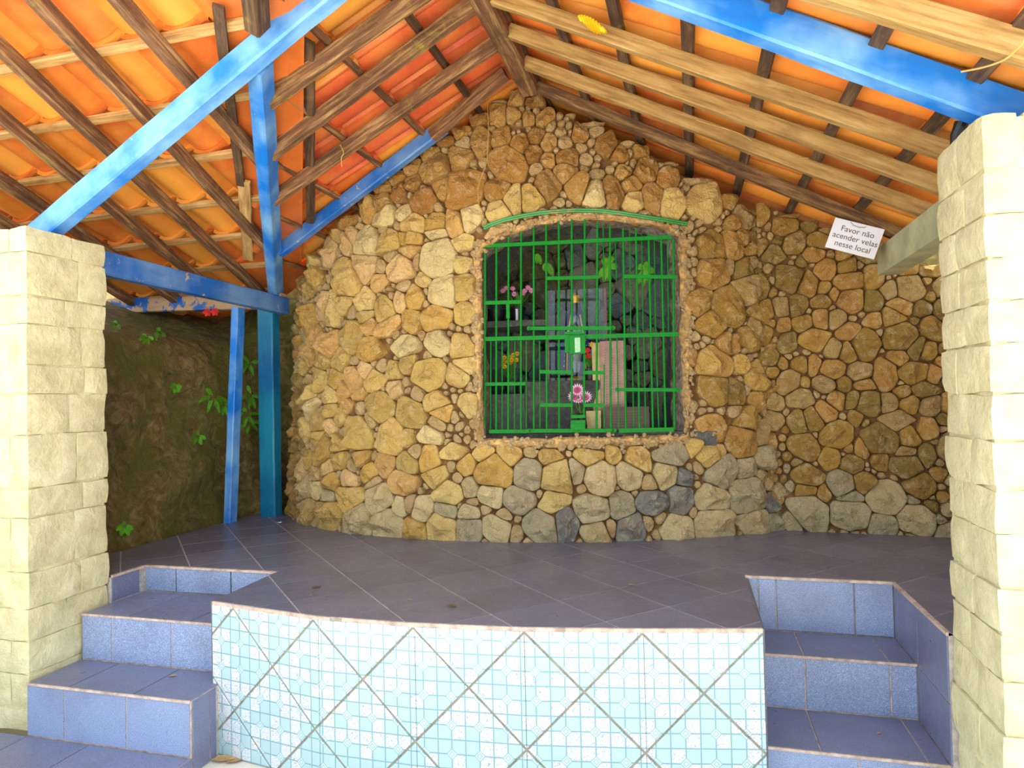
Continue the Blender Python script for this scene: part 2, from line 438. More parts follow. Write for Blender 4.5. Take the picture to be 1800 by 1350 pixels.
def plate(poly, z0, thick, name, mat, parent, axes=None, color=None, uv=None):
    """flat tile: polygon in a plane; axes = (origin, ex, ey, en)"""
    o, ex, ey, en = axes or (V((0, 0, 0)), V((1, 0, 0)), V((0, 1, 0)), V((0, 0, 1)))
    n = len(poly); b = 0.0015
    inn = inset_convex(poly, b)
    if len(inn) != n: inn = poly
    v = [o + ex * p[0] + ey * p[1] + en * (z0 - thick) for p in poly] + [o + ex * p[0] + ey * p[1] + en * (z0 - b) for p in poly] + [o + ex * p[0] + ey * p[1] + en * z0 for p in inn]
    f = [(i, (i + 1) % n, n + (i + 1) % n, n + i) for i in range(n)] + [(n + i, n + (i + 1) % n, 2 * n + (i + 1) % n, 2 * n + i) for i in range(n)] + [tuple(2 * n + i for i in range(n))]
    c, vv = centred(v)
    uvs = None
    if uv: uvs = [(p[0], p[1]) for p in poly] * 2 + [(p[0], p[1]) for p in inn]
    return put(name, mesh(name, vv, f, uvs=uvs), mat, parent, loc=c, color=color)

# ================================================================== SETTING: ground, deck, front wall
GZ = -0.635
gb = MB()
gb.box((-14, -16, GZ - 0.2), (14, 2.5, GZ - 0.001))
ground = gb.build('ground', M['ground'], center=False)
tag(ground, 'pale concrete yard in front of the tiled steps', None, None, 'structure')

FRONT = [(-1.011, 2.425), (-0.861, 2.40), (-0.454, 2.335), (-0.051, 2.335), (0.361, 2.367), (0.78, 2.437), (1.187, 2.52)]
DECK = FRONT + [(1.185, 2.80), (1.178, 3.225), (1.787, 3.235), (1.787, 2.585), (2.42, 2.585), (2.42, 4.62), (-2.24, 4.62), (-2.24, 2.69), (-1.82, 2.69), (-1.815, 2.905), (-1.03, 2.925)]
def extrude_poly(poly, z0, z1):
    n = len(poly); mb = MB()
    mb.add([(p[0], p[1], z0) for p in poly] + [(p[0], p[1], z1) for p in poly],
           [tuple(range(n))[::-1], tuple(range(n, 2 * n))] + [(i, (i + 1) % n, n + (i + 1) % n, n + i) for i in range(n)])
    return mb
floor = extrude_poly(DECK, GZ, -0.0022).build('floor', M['grout'], center=False)
tag(floor, 'raised deck of slate blue diagonal floor tiles before the stone grotto', None, None, 'structure')
PIECES = [FRONT + [(1.185, 2.80), (1.183, 2.915), (-1.03, 2.915)], [(-2.24, 2.915), (1.183, 2.915), (1.178, 3.23), (-2.24, 3.23)], [(-2.24, 2.69), (-1.82, 2.69), (-1.815, 2.915), (-2.24, 2.915)],
          [(-2.24, 3.23), (2.42, 3.23), (2.42, 4.62), (-2.24, 4.62)], [(1.787, 2.585), (2.42, 2.585), (2.42, 3.23), (1.787, 3.23)]]
# diagonal square tiles, lattice fitted to the photograph
T = 0.31; O2 = (0.4209, 2.2612); A45 = math.radians(45.03)
ei = (math.cos(A45), math.sin(A45)); ej = (-math.sin(A45), math.cos(A45))
# keep tiles out from under the stone wall
for i in range(-10, 12):
    for j in range(-8, 16):
        g = 0.0036
        sq = [(i + g / T, j + g / T), (i + 1 - g / T, j + g / T), (i + 1 - g / T, j + 1 - g / T), (i + g / T, j + 1 - g / T)]
        sq = [(O2[0] + T * (a * ei[0] + b * ej[0]), O2[1] + T * (a * ei[1] + b * ej[1])) for a, b in sq]
        cx = sum(p[0] for p in sq) / 4; cy = sum(p[1] for p in sq) / 4
        if cx < -2.6 or cx > 2.8 or cy < 2.0 or cy > 4.75: continue
        top, side = [], MB()
        for piece in PIECES:
            poly = piece
            for k in range(4):
                p = sq[k]; q = sq[(k + 1) % 4]; ex, ey = q[0] - p[0], q[1] - p[1]; L = math.hypot(ex, ey); n = (ey / L, -ex / L)
                poly = clip(poly, n, n[0] * p[0] + n[1] * p[1])
                if len(poly) < 3: break
            poly = clean(poly)
            if len(poly) >= 3 and abs(area(poly)) > 0.0006: top.append(poly)
        if not top: continue
        s = random.uniform(0.80, 0.96); dz = random.uniform(-0.0005, 0.0005); mb = MB()
        for poly in top:
            n = len(poly); mb.add([(p[0], p[1], -0.008) for p in poly] + [(p[0], p[1], dz) for p in poly], [tuple(range(n, 2 * n))] + [(a, (a + 1) % n, n + (a + 1) % n, n + a) for a in range(n)])
        mb.build('floor_tile', M['blue_tile'], floor, color=(s * 1.2, s * 1.1, s * 1.18))

# white patterned tiles of the front wall, laid as diamonds
WD = 0.42
wall_front = empty('wall_front', (0, 0, 0)); tag(wall_front, 'low curved wall of white patterned diamond tiles under the deck', None, None, 'structure')
MW = mat_white_tile(WD / 8)
ss = [0.0]
for a, b in zip(FRONT, FRONT[1:]): ss.append(ss[-1] + math.hypot(b[0] - a[0], b[1] - a[1]))
STOT = ss[-1]
backing = MB()
for k in range(len(FRONT) - 1):
    a = V((*FRONT[k], 0)); b = V((*FRONT[k + 1], 0)); ex = (b - a).normalized(); en = V((ex.y, -ex.x, 0))
    backing.add([a + V((0, 0, GZ)), b + V((0, 0, GZ)), b + V((0, 0, -0.004)), a + V((0, 0, -0.004)), a + V((0, 0, GZ)) + en * 0.004, b + V((0, 0, GZ)) + en * 0.004, b + V((0, 0, -0.004)) + en * 0.004, a + V((0, 0, -0.004)) + en * 0.004],
                [(0, 1, 5, 4), (1, 2, 6, 5), (2, 3, 7, 6), (3, 0, 4, 7), (4, 5, 6, 7)])
    s0, s1 = ss[k], ss[k + 1]
    for i in range(-2, 14):
        for j in range(0, 5):
            cs = STOT - (i * 0.5) * WD; cz = -0.018 - j * 0.5 * WD
            if (i + j) % 2 == 0: continue
            h = WD / 2 - 0.0058
            poly = [(cs + h, cz), (cs, cz + h), (cs - h, cz), (cs, cz - h)]
            poly = clip(poly, (0, 1), -0.016); poly = clip(poly, (0, -1), -(GZ + 0.002)) if len(poly) > 2 else []
            if len(poly) > 2: poly = clip(poly, (-1, 0), -(s0 + 0.0006))
            if len(poly) > 2: poly = clip(poly, (1, 0), s1 - 0.0006)
            poly = clean(poly)
            if len(poly) < 3 or abs(area(poly)) < 0.00006: continue
            if area(poly) < 0: poly = poly[::-1]
            plate(poly, 0.0085, 0.008, 'wall_tile', MW, wall_front, axes=(a - ex * s0, ex, V((0, 0, 1)), en), uv=True)
backing.build('grout_bed', M['grout_dark'], wall_front, center=False)
# rough edge strip where deck tiles meet the wall
es = MB()
for k in range(len(FRONT) - 1):
    a = V((*FRONT[k], 0)); b = V((*FRONT[k + 1], 0)); n = max(2, int((b - a).length / 0.05))
    ex = (b - a).normalized(); en = V((ex.y, -ex.x, 0))
    for q in range(n):
        p0 = a + (b - a) * (q / n); p1 = a + (b - a) * ((q + 1) / n); o = 0.006 + 0.004 * noise.noise(p0 * 9)
        es.add([p0 + V((0, 0, -0.017)), p1 + V((0, 0, -0.017)), p1 + en * o + V((0, 0, -0.017)), p0 + en * o + V((0, 0, -0.017)), p0 + V((0, 0, -0.001)), p1 + V((0, 0, -0.001)), p1 + en * o + V((0, 0, -0.002)), p0 + en * o + V((0, 0, -0.002))],
               [(0, 3, 2, 1), (4, 5, 6, 7), (0, 1, 5, 4), (1, 2, 6, 5), (2, 3, 7, 6), (3, 0, 4, 7)])
es.build('edge_strip', M['edge'], floor, center=False)

# ---- stairs
def tile_row(parent, name, origin, ex, ey, en, w, h, joints, color):
    """a row of tiles in a w x h rectangle cut at the joints"""
    xs = [0] + joints + [w]
    for a, b in zip(xs, xs[1:]):
        g = 0.0028
        if b - a < 0.012: continue
        poly = [(a + g, g), (b - g, g), (b - g, h - g), (a + g, h - g)]
        s = random.uniform(0.92, 1.05)
        plate(poly, 0.0040, 0.0035, name, M['blue_tile'], parent, axes=(V(origin), V(ex), V(ey), V(en)), color=tuple(c * s for c in color))
RIS = (1.55, 1.85, 2.35); TRD = (1.10, 1.15, 1.45)  # same tile stock; sky light on the risers is put into their bluer tint
TH = 0.0042
st = empty('stairs', (-1.42, 2.6, GZ)); tag(st, 'blue tiled steps beside the pillar that carries a long diagonal blue beam and the bank', 'stairs')
def box_child(a, b, name, mat, parent, off):
    return MB().box(V(a) - off, V(b) - off).build(name, mat, parent)
OFF = V((-1.42, 2.6, GZ))
def stair(parent, off, x0, x1, levels, sides):
    """levels: list of (z, y_front, y_back, x0, x1, riser_bottom, riser_joints, tread_joints)"""
    for (z, yf, yb, xa, xb, zb, rj, tj) in levels:
        box_child((xa, yf + TH, GZ), (xb, yb, z - TH), 'step_body', M['edge'], parent, off)
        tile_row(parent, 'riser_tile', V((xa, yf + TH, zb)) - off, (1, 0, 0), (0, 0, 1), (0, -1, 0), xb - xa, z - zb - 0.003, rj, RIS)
        box_child((xa, yf - 0.003, z - 0.009), (xb, yf + 0.004, z + 0.0005), 'nosing', M['edge'], parent, off)
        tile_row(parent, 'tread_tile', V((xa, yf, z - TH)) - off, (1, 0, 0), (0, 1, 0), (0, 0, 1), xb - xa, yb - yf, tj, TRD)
stair(st, OFF, -1.82, -1.03, [
    (-0.132, 2.52, 2.895, -1.815, -1.03, -0.343, [0.17, 0.50], [0.26, 0.60]),
    (-0.343, 2.25, 2.52, -1.815, -0.985, -0.566, [0.20, 0.52], [0.22, 0.55]),
    (-0.566, 1.75, 2.25, -2.75, -0.985, GZ, [0.3, 0.63, 0.96, 1.29], [0.28, 0.61, 0.94, 1.27])], None)
# top riser under the deck edge (left) and dark returns
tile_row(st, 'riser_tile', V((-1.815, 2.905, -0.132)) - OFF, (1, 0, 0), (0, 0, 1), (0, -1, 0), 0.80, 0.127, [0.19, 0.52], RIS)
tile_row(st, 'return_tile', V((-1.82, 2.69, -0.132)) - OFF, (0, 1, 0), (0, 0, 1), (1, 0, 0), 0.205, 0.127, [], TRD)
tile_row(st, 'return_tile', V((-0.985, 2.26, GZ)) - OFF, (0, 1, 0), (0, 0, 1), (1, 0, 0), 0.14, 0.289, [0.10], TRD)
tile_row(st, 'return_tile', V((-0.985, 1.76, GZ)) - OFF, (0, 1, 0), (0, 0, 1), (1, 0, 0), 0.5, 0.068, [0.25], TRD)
st2 = empty('stairs', (1.49, 2.9, GZ)); tag(st2, 'blue tiled steps beside the cream pillar near the white paper notice', 'stairs')
OFF = V((1.49, 2.9, GZ))
stair(st2, OFF, 1.19, 1.785, [
    (-0.238, 2.93, 3.215, 1.19, 1.785, -0.452, [0.19, 0.50], [0.19, 0.50]),
    (-0.452, 2.60, 2.93, 1.19, 1.785, GZ, [0.31], [0.19, 0.53])], None)
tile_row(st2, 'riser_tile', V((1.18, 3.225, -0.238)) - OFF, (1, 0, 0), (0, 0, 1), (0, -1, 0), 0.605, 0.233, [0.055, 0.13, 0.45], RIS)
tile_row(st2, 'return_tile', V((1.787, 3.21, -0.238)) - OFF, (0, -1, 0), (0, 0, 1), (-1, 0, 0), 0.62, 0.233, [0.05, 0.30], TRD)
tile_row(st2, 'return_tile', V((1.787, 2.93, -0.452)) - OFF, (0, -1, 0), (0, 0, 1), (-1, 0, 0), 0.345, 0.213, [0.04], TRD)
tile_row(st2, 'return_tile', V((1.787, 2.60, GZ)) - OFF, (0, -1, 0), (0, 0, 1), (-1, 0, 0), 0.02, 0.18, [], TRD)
for a, b in (((1.18, 3.217, -0.010), (1.787, 3.231, 0.001)), ((1.779, 2.585, -0.010), (1.793, 3.225, 0.001)), ((-1.815, 2.896, -0.010), (-1.03, 2.911, 0.001)), ((-1.824, 2.69, -0.010), (-1.809, 2.90, 0.001))):
    MB().box(a, b).build('edge_strip', M['edge'], floor)
# deck front corner strips beside the stairs
MB().box((1.178, 2.53, GZ), (1.195, 3.21, -0.008)).build('edge_tile', M['blue_tile'], floor, color=(0.9, 0.9, 0.9))
MB().box((-1.035, 2.44, GZ), (-1.015, 2.90, -0.008)).build('edge_tile', M['blue_tile'], floor, color=(0.9, 0.9, 0.9))

# ================================================================== PILLARS of painted rough blocks
def rough_block(a, b, name, mat, parent, off, amp=0.007, step=0.045, open_faces=()):
    a = V(a); b = V(b); d = b - a
    n = [max(2, int(math.ceil(d[k] / step))) for k in range(3)]
    key = {}; verts = []; faces = []
    c = (a + b) / 2
    def vid(i, j, k):
        q = (i, j, k)
        if q in key: return key[q]
        p = V((a.x + d.x * i / n[0], a.y + d.y * j / n[1], a.z + d.z * k / n[2]))
        e = sum(1 for t, m in zip(q, n) if t in (0, m))
        nrm = V(tuple((-1 if t == 0 else (1 if t == m else 0)) for t, m in zip(q, n)))
        w = amp * (noise.fractal(p * 6.0 + V((3.1, 0, 0)), 1.0, 2.0, 4) * 1.2 + 0.15)
        pull = 0.004 if e == 2 else (0.006 if e == 3 else 0)
        p = p + nrm * (w - pull)
        key[q] = len(verts); verts.append(p); return key[q]
    for (ax, u, v) in ((0, 1, 2), (1, 2, 0), (2, 0, 1)):
        for side in (0, n[ax]):
            for i in range(n[u]):
                for j in range(n[v]):
                    q = []
                    for (di, dj) in ((0, 0), (1, 0), (1, 1), (0, 1)):
                        t = [0, 0, 0]; t[ax] = side; t[u] = i + di; t[v] = j + dj; q.append(vid(*t))
                    faces.append(tuple(q) if side else tuple(q[::-1]))
    cc, vv = centred(verts)
    return put(name, mesh(name, vv, faces, True, 0.6), mat, parent, loc=cc - off)
def pillar(x_in, sgn, y0, y1, width, zs, label, splits):
    off = V((x_in + sgn * width / 2, (y0 + y1) / 2, GZ)); p = empty('pillar', off); tag(p, label, 'pillar', None)
    xa_, xb_ = sorted((x_in + sgn * 0.012, x_in + sgn * (width - 0.012)))
    MB().box(V((xa_, y0 + 0.012, zs[-1])) - off, V((xb_, y1 - 0.012, zs[0] - 0.02)) - off).build('mortar_core', M['cream'], p)
    for k in range(len(zs) - 1):
        z1, z0 = zs[k], zs[k + 1]; g = 0.0008
        sp = y0 + (y1 - y0) * splits[k % len(splits)]
        xs = x_in + sgn * 0.105; xo = x_in + sgn * width
        j = random.uniform(-0.006, 0.006)
        def blk(xa, xb, ya, yb):
            rough_block((min(xa, xb) + g, ya + g, z0 + g), (max(xa, xb) - g, yb - g, z1 - g), 'stone_block', M['cream'], p, off)
        blk(x_in + j, xo, sp, y1)
        if k % 3 == 1: blk(x_in + j * 0.5, xo, y0, sp)
        else: blk(x_in + j * 0.5, xs, y0, sp); blk(xs, xo, y0 + random.uniform(0, 0.006), sp)
    return p
pillar(-1.826, -1, 2.27, 2.685, 0.42, [1.635, 1.523, 1.329, 1.205, 1.024, 0.896, 0.715, 0.482, 0.354, 0.119, -0.04, -0.179, -0.32, -0.47, GZ + 0.07],
       'cream painted stone pillar holding the end of a long diagonal blue beam before the bank', [0.55, 0.62, 0.45, 0.66, 0.7, 0.5, 0.58, 0.66])
pillar(1.792, 1, 2.20, 2.575, 0.42, [1.62, 1.453, 1.324, 1.198, 1.075, 0.954, 0.809, 0.674, 0.537, 0.41, 0.257, 0.127, -0.005, -0.158, -0.32, -0.48, GZ],
       'cream painted stone pillar beside the stone wall with the paper notice', [0.5, 0.42, 0.6, 0.55, 0.47, 0.62])

# ================================================================== STONE WALLS
PLAN = catmull([(-2.06, 4.70), (-1.96, 4.45), (-1.83, 4.27), (-1.60, 4.08), (-1.22, 3.88), (-0.68, 3.755), (-0.05, 3.745), (0.58, 3.88), (0.98, 4.03), (1.30, 4.20), (1.47, 4.36), (1.52, 4.50)], 14)
PS = [0.0]
for a, b in zip(PLAN, PLAN[1:]): PS.append(PS[-1] + math.hypot(b[0] - a[0], b[1] - a[1]))
PLEN = PS[-1]
def plan_at(s):
    s = min(max(s, 0.0), PLEN - 1e-6); lo, hi = 0, len(PS) - 1
    while hi - lo > 1:
        m = (lo + hi) // 2
        if PS[m] <= s: lo = m
        else: hi = m
    t = (s - PS[lo]) / (PS[hi] - PS[lo]); a, b = PLAN[lo], PLAN[hi]
    return V((a[0] + (b[0] - a[0]) * t, a[1] + (b[1] - a[1]) * t, 0))
def plan_n(s):
    d = plan_at(s + 0.06) - plan_at(s - 0.06); n = V((d.y, -d.x, 0)); n.normalize(); return n
def lean(z): return 0.055 * z + (0.13 * (z - 1.7) ** 2 if z > 1.7 else 0)
def surf_main(s, z):
    p = plan_at(s); n = plan_n(s)
    return p - n * lean(z) + V((0, 0, z)), (n + V((0, 0, 0.06))).normalized()
RA, RB = V((1.38, 4.34, 0)), V((2.62, 4.235, 0)); RLEN = (RB - RA).length; _rd = (RB - RA).normalized(); _rn = V((_rd.y, -_rd.x, 0))
def surf_right(s, z): return RA + _rd * s - _rn * (0.03 * z) + V((0, 0, z)), _rn
def unproj(surf, px, py, smax, zmax=3.0):
    best = None
    for i in range(41):
        for j in range(31):
            s = smax * i / 40; z = -0.05 + zmax * j / 30
            q, n = surf(s, z)
            if n.dot(CAM - q) < 0: continue
            u = project(q); d = (u[0] - px) ** 2 + (u[1] - py) ** 2
            if best is None or d < best[0]: best = (d, s, z)
    _, s, z = best
    for _ in range(6):
        u = project(surf(s, z)[0]); e = 1e-3
        us = project(surf(s + e, z)[0]); uz = project(surf(s, z + e)[0])
        a, b, c, d = (us[0] - u[0]) / e, (uz[0] - u[0]) / e, (us[1] - u[1]) / e, (uz[1] - u[1]) / e
        det = a * d - b * c
        if abs(det) < 1e-6: break
        rx, ry = px - u[0], py - u[1]
        ds = max(-0.1, min(0.1, (d * rx - b * ry) / det)); dz = max(-0.1, min(0.1, (-c * rx + a * ry) / det))
        s = min(max(s + ds, 0), smax); z += dz
    u = project(surf(s, z)[0]); e = 1e-3
    us = project(surf(s + e, z)[0]); uz = project(surf(s, z + e)[0])
    gs = max(80.0, abs(us[0] - u[0]) / e); gz = max(80.0, abs(uz[1] - u[1]) / e)
    return s, z, gs, gz, math.hypot(u[0] - px, u[1] - py)

# centres and half sizes of the stones, read off enlarged views of the photograph: (view x, view y, rx, ry, turn)
VIEWS = [
 ((480, 660), 4.5, [(130,60,50,80),(145,210,60,75),(120,360,60,80),(140,550,50,110),(125,770,60,100),(130,985,85,100),
  (300,150,70,60),(310,245,85,55,-15),(460,170,75,55),(550,130,60,60),(690,150,95,40,-10),(460,265,55,45),(590,250,80,40),(690,270,40,55),(850,245,130,100,10),(1085,305,125,105,20),(1300,210,95,70),(1330,300,80,50),
  (350,370,70,75),(220,330,60,50),(470,420,60,45,20),(540,330,80,40),(680,450,140,130,40),(770,350,60,40),(940,490,110,120,10),(1070,490,45,80,-25),(1250,470,110,70),(1290,380,60,50),(240,440,65,60),(350,490,70,50),(520,540,75,60,20),(390,600,60,90),(220,500,50,60),
  (530,660,80,55),(690,640,80,50),(630,720,60,40),(890,690,80,75),(1060,690,85,75),(1120,600,60,50),(1230,650,70,100),(1430,600,100,60),(1530,730,75,60),(1420,730,30,45),
  (280,670,50,50),(240,750,45,55),(430,740,65,45),(450,850,95,55),(600,820,65,60),(770,770,75,50),(800,840,85,30,-20),(1030,850,135,90),(1280,800,130,60),(1455,800,45,40),(1390,940,110,80),(1565,900,60,90),(270,900,65,80),(340,900,50,60),(440,950,45,50),(600,960,120,80),(840,980,115,95),(1000,1030,45,70),(1085,1010,40,60),(1180,1050,95,90,-40),(1370,1065,90,55),(1550,1080,90,50),(1690,1060,50,30),(1580,990,45,30),
  (280,1080,65,110),(440,1110,105,120),(670,1160,115,100),(910,1170,125,110),(1130,1220,80,75),(1335,1200,115,100),(1550,1220,105,75),(330,1175,30,25)]),
 ((480, 400), 4.5, [(180,480,60,40),(160,600,65,60),(150,820,80,75),(150,980,75,80),(120,1110,60,40),(130,1220,50,70),
  (380,130,50,60),(450,180,50,130,-15),(500,50,40,50),(590,100,35,100),(750,110,95,105),(920,120,80,110,-10),(1090,60,95,70),(1290,30,95,50),(870,10,70,25),
  (330,280,50,60),(540,290,70,40,-20),(720,300,120,80,10),(930,220,70,35),(1080,195,100,40),(1310,260,150,130,-15),(1010,330,120,90),(1130,270,30,45),(850,320,45,50),(590,430,180,110,5),(840,425,65,65),(350,410,65,60),(1340,500,120,110,-20),(1200,430,60,50),(1030,470,40,50),(1500,130,70,60),(1500,290,60,60),(1520,480,90,90),
  (400,620,70,80,-20),(470,670,70,110),(300,720,50,110,10),(570,600,70,50),(730,590,80,70),(880,630,80,80,30),(730,700,90,40),(1000,570,45,80),(1130,550,65,90,-20),(1100,740,80,75),(1280,710,110,90),(1530,670,75,75),(920,790,140,60,-30),(340,870,80,65),(460,910,75,80),(610,860,115,95),(770,970,125,90),(1040,940,140,75),(1300,920,100,85),(1510,960,80,80),(280,1000,55,55),(400,1050,65,65),(530,1050,100,65,-15),(730,1120,65,50),(645,1200,75,85),(810,1210,85,70),(960,1140,55,70),(1070,1080,50,60),(1240,1150,145,115),(850,1100,45,35),(500,1200,75,65),(375,1200,60,75),(250,1110,55,50),(650,1055,40,30),(965,1270,60,65),(1055,1230,28,40),(1460,1180,90,80),(1520,1080,70,60)]),
 ((560, 200), 4.5, [(1120,110,85,100),(1270,50,80,40),(1290,210,75,110,-20),(1010,180,60,70),(1150,230,55,50),(1110,340,90,90),(1490,390,145,120,20),(930,420,130,95),(880,310,60,45),(620,500,80,60,-30),(740,420,60,70),(1170,610,190,110,-35),(640,620,55,75),(750,550,60,65),(840,690,110,85),(970,590,55,60),(530,580,65,50),(510,710,80,60,-40),(520,830,90,90,-20),(670,800,70,45),(740,910,100,100),(930,890,85,95),(1070,870,60,95),(1220,820,75,90),(1420,780,80,80),(1400,600,80,75,-30),(1540,690,60,90),(1690,680,75,110),(400,770,60,80,-20),(240,830,80,80,-40),(250,970,50,90),(140,920,40,70),(1700,320,60,60),(1730,430,55,40),(1590,240,50,60),(1440,190,60,60),(1660,50,50,40),(620,890,35,30),(390,590,40,50)]),
 ((860, 130), 4.5, [(530,130,80,55),(690,190,80,60),(230,180,70,60),(110,150,60,50),(340,200,60,60),(60,340,60,70),(430,360,60,50),(320,360,40,35),(490,425,35,35),(560,460,45,35),(590,540,45,45),(470,540,60,70),(730,480,60,60),(920,570,75,90),(800,370,100,50),(340,640,60,65),(370,740,40,40),(240,560,55,50),(380,500,50,50),(460,690,55,60),(620,670,80,60),(770,680,55,50),(600,790,75,75),(460,890,90,140),(690,900,75,120),(350,960,75,110),(850,800,40,40),(840,950,75,110,20),(980,930,80,130),(1120,870,85,70,-20),(1150,1010,70,110,25),(1240,770,110,80,-30),(1290,990,85,120),(1440,1030,95,140),(1410,830,80,80),(1390,610,120,95),(1060,790,70,60),(1130,490,85,70),(1230,400,50,50),(1370,460,45,45),(1650,640,80,50),(1640,780,110,80),(1030,640,60,45),(1200,600,60,50),(1010,300,60,50),(1090,280,50,40),(1130,370,50,40),(860,240,50,50),(640,280,50,40),(200,330,50,40)]),
 ((1160, 260), 4.5, [(310,210,130,80),(70,230,80,90),(350,440,140,140),(510,260,60,80,-30),(540,420,50,60),(690,400,80,70),(830,410,45,40),(940,440,50,65),(1030,490,110,75,-30),(870,570,50,60),(660,560,85,75),(780,620,45,35),(1000,620,100,80,-15),(1180,590,70,75,-30),(570,600,50,60),(660,700,55,55),(765,740,50,70,20),(720,820,60,50),(940,730,60,25,-10),(1060,750,100,85,-15),(1240,740,85,65),(1320,620,60,60),(410,780,130,100,20),(580,770,80,130,-20),(840,850,60,60),(730,880,75,35),(655,960,85,80),(430,980,110,110,20),(560,930,40,60),(690,1100,105,105),(840,1050,70,140),(1020,1040,100,120,-30),(1170,1090,80,85),(1310,970,65,85),(1490,940,70,50),(1500,1050,120,65),(1680,1030,75,100),(1210,840,70,70)]),
 ((1180, 500), 6.0, [(620,240,170,200,20),(930,280,140,110),(1160,240,80,110),(1340,220,90,130),(420,430,150,110),(890,480,75,90),(1070,530,70,110),(1190,430,60,90),(1390,400,100,80),(830,580,170,110,25),(660,620,70,100),(560,620,80,100,20),(1230,610,80,120),(460,830,200,140),(730,830,80,90),(1010,820,70,140,-20),(900,960,110,160),(1180,830,50,70),(1340,830,90,65),(1240,1020,90,110),(450,1110,150,140),(680,1140,90,140,-20),(910,1210,110,80),(1100,1150,110,150),(1370,1210,140,100)]),
 ((1350, 440), 5.1935, [(540,190,70,90),(720,160,75,55),(740,290,140,85),(960,250,90,110),(1110,370,75,75),(1290,340,120,115),(1280,170,80,60),(1460,170,70,80),(510,340,60,55),(600,400,40,90),(490,470,95,60),(770,460,120,90),(950,460,90,100),(480,630,75,90),(630,630,80,80),(330,650,90,60),(1200,510,120,70,25),(1130,610,95,90),(960,640,90,70,-20),(1400,540,70,70),(730,740,100,80,-30),(900,850,120,140),(1200,780,160,130,-30),(1360,890,60,150,25),(1480,720,90,110),(430,820,130,100),(590,900,85,70),(720,930,60,100),(1190,980,75,70),(1070,1130,110,150),(830,1110,120,75),(600,1090,120,75),(420,1030,55,90),(1330,1110,150,85,-10),(1500,1130,50,90),(1460,910,70,80),(870,1230,110,50),(690,1230,80,70),(1230,1290,60,60),(1420,1270,90,60),(520,1230,100,70)]),
 ((1180, 680), 3.75, [(430,150,50,30),(490,210,130,60),(690,200,80,60),(260,280,85,80),(470,370,110,85),(600,330,45,60),(720,310,50,60),(260,450,100,70),(490,540,65,65),(620,460,65,80),(330,560,110,100,-30),(600,590,40,40),(650,640,45,45),(710,700,40,110),(280,730,105,80),(510,710,125,120),(660,750,35,60),(290,900,140,90),(540,890,130,70),(700,890,65,75),(180,540,30,30),(840,230,60,80),(940,210,90,70,40),(1010,170,65,70),(1080,320,110,85),(870,390,90,85),(1050,470,55,75),(1370,350,150,85,15),(1480,220,165,50),(1190,510,65,70),(1250,410,45,60),(1550,510,120,80,10),(1560,330,55,60),(890,590,115,70,10),(880,680,85,45,15),(1130,630,100,80,30),(1260,620,75,55),(1420,740,120,100,-30),(1180,720,80,35),(900,820,155,110,35),(1180,850,140,95),(1400,910,100,70),(1640,650,110,70),(1610,880,130,90),(1680,270,55,75),(1700,140,50,60),(1000,700,40,60),(790,660,35,30),(800,890,40,40),(1090,80,60,60),(1280,110,90,80),(1200,90,60,60),(1430,100,50,60),(1570,110,50,50),(1680,460,50,80),(1220,200,40,60),(1540,430,60,40),(1380,500,50,60)]),
 ((820, 740), 4.5, [(225,410,150,110),(480,420,110,110),(720,450,120,115),(875,420,60,90),(1050,460,135,120),(1290,450,110,100),(1570,430,120,80,-20),(350,270,85,65),(130,250,70,45),(510,250,60,40),(660,280,100,50),(970,280,130,60),(1150,270,55,55),(1370,290,90,90),(1600,270,150,70),(1720,450,60,60),(200,600,105,90,30),(410,620,140,85),(690,640,140,80,-15),(990,690,130,105),(1230,660,100,100),(1460,650,130,85,10),(1690,630,95,105),(915,530,40,35),(1450,490,70,50),(290,740,90,40),(240,850,115,105),(400,890,50,60),(590,840,130,110),(790,820,90,140),(1030,890,140,80),(1310,860,130,110),(1650,850,150,110),(1140,840,50,50),(1440,820,45,60),(1540,770,50,35),(1500,900,35,40)]),
]
seeds_px = []
for (ox, oy), sc, L in VIEWS:
    for e in L:
        x, y, rx, ry = e[:4]; a = e[4] if len(e) > 4 else 0
        px, py, rx, ry = ox + x / sc, oy + y / sc, rx / sc, ry / sc
        if any(math.hypot(px - q[0], py - q[1]) < 0.55 * min(min(rx, ry), min(q[2], q[3])) + 2 for q in seeds_px): continue
        seeds_px.append((px, py, rx, ry, a))
OPEN_PX = [(842, 442), (846, 774), (1207, 766), (1197, 412), (1150, 394), (1080, 385), (1010, 383), (940, 394), (880, 417)]
OPEN = [unproj(surf_main, x, y, PLEN)[:2] for x, y in OPEN_PX]
if area(OPEN) < 0: OPEN = OPEN[::-1]
def roof_z(x): return 2.74 - 0.53 * abs(x)
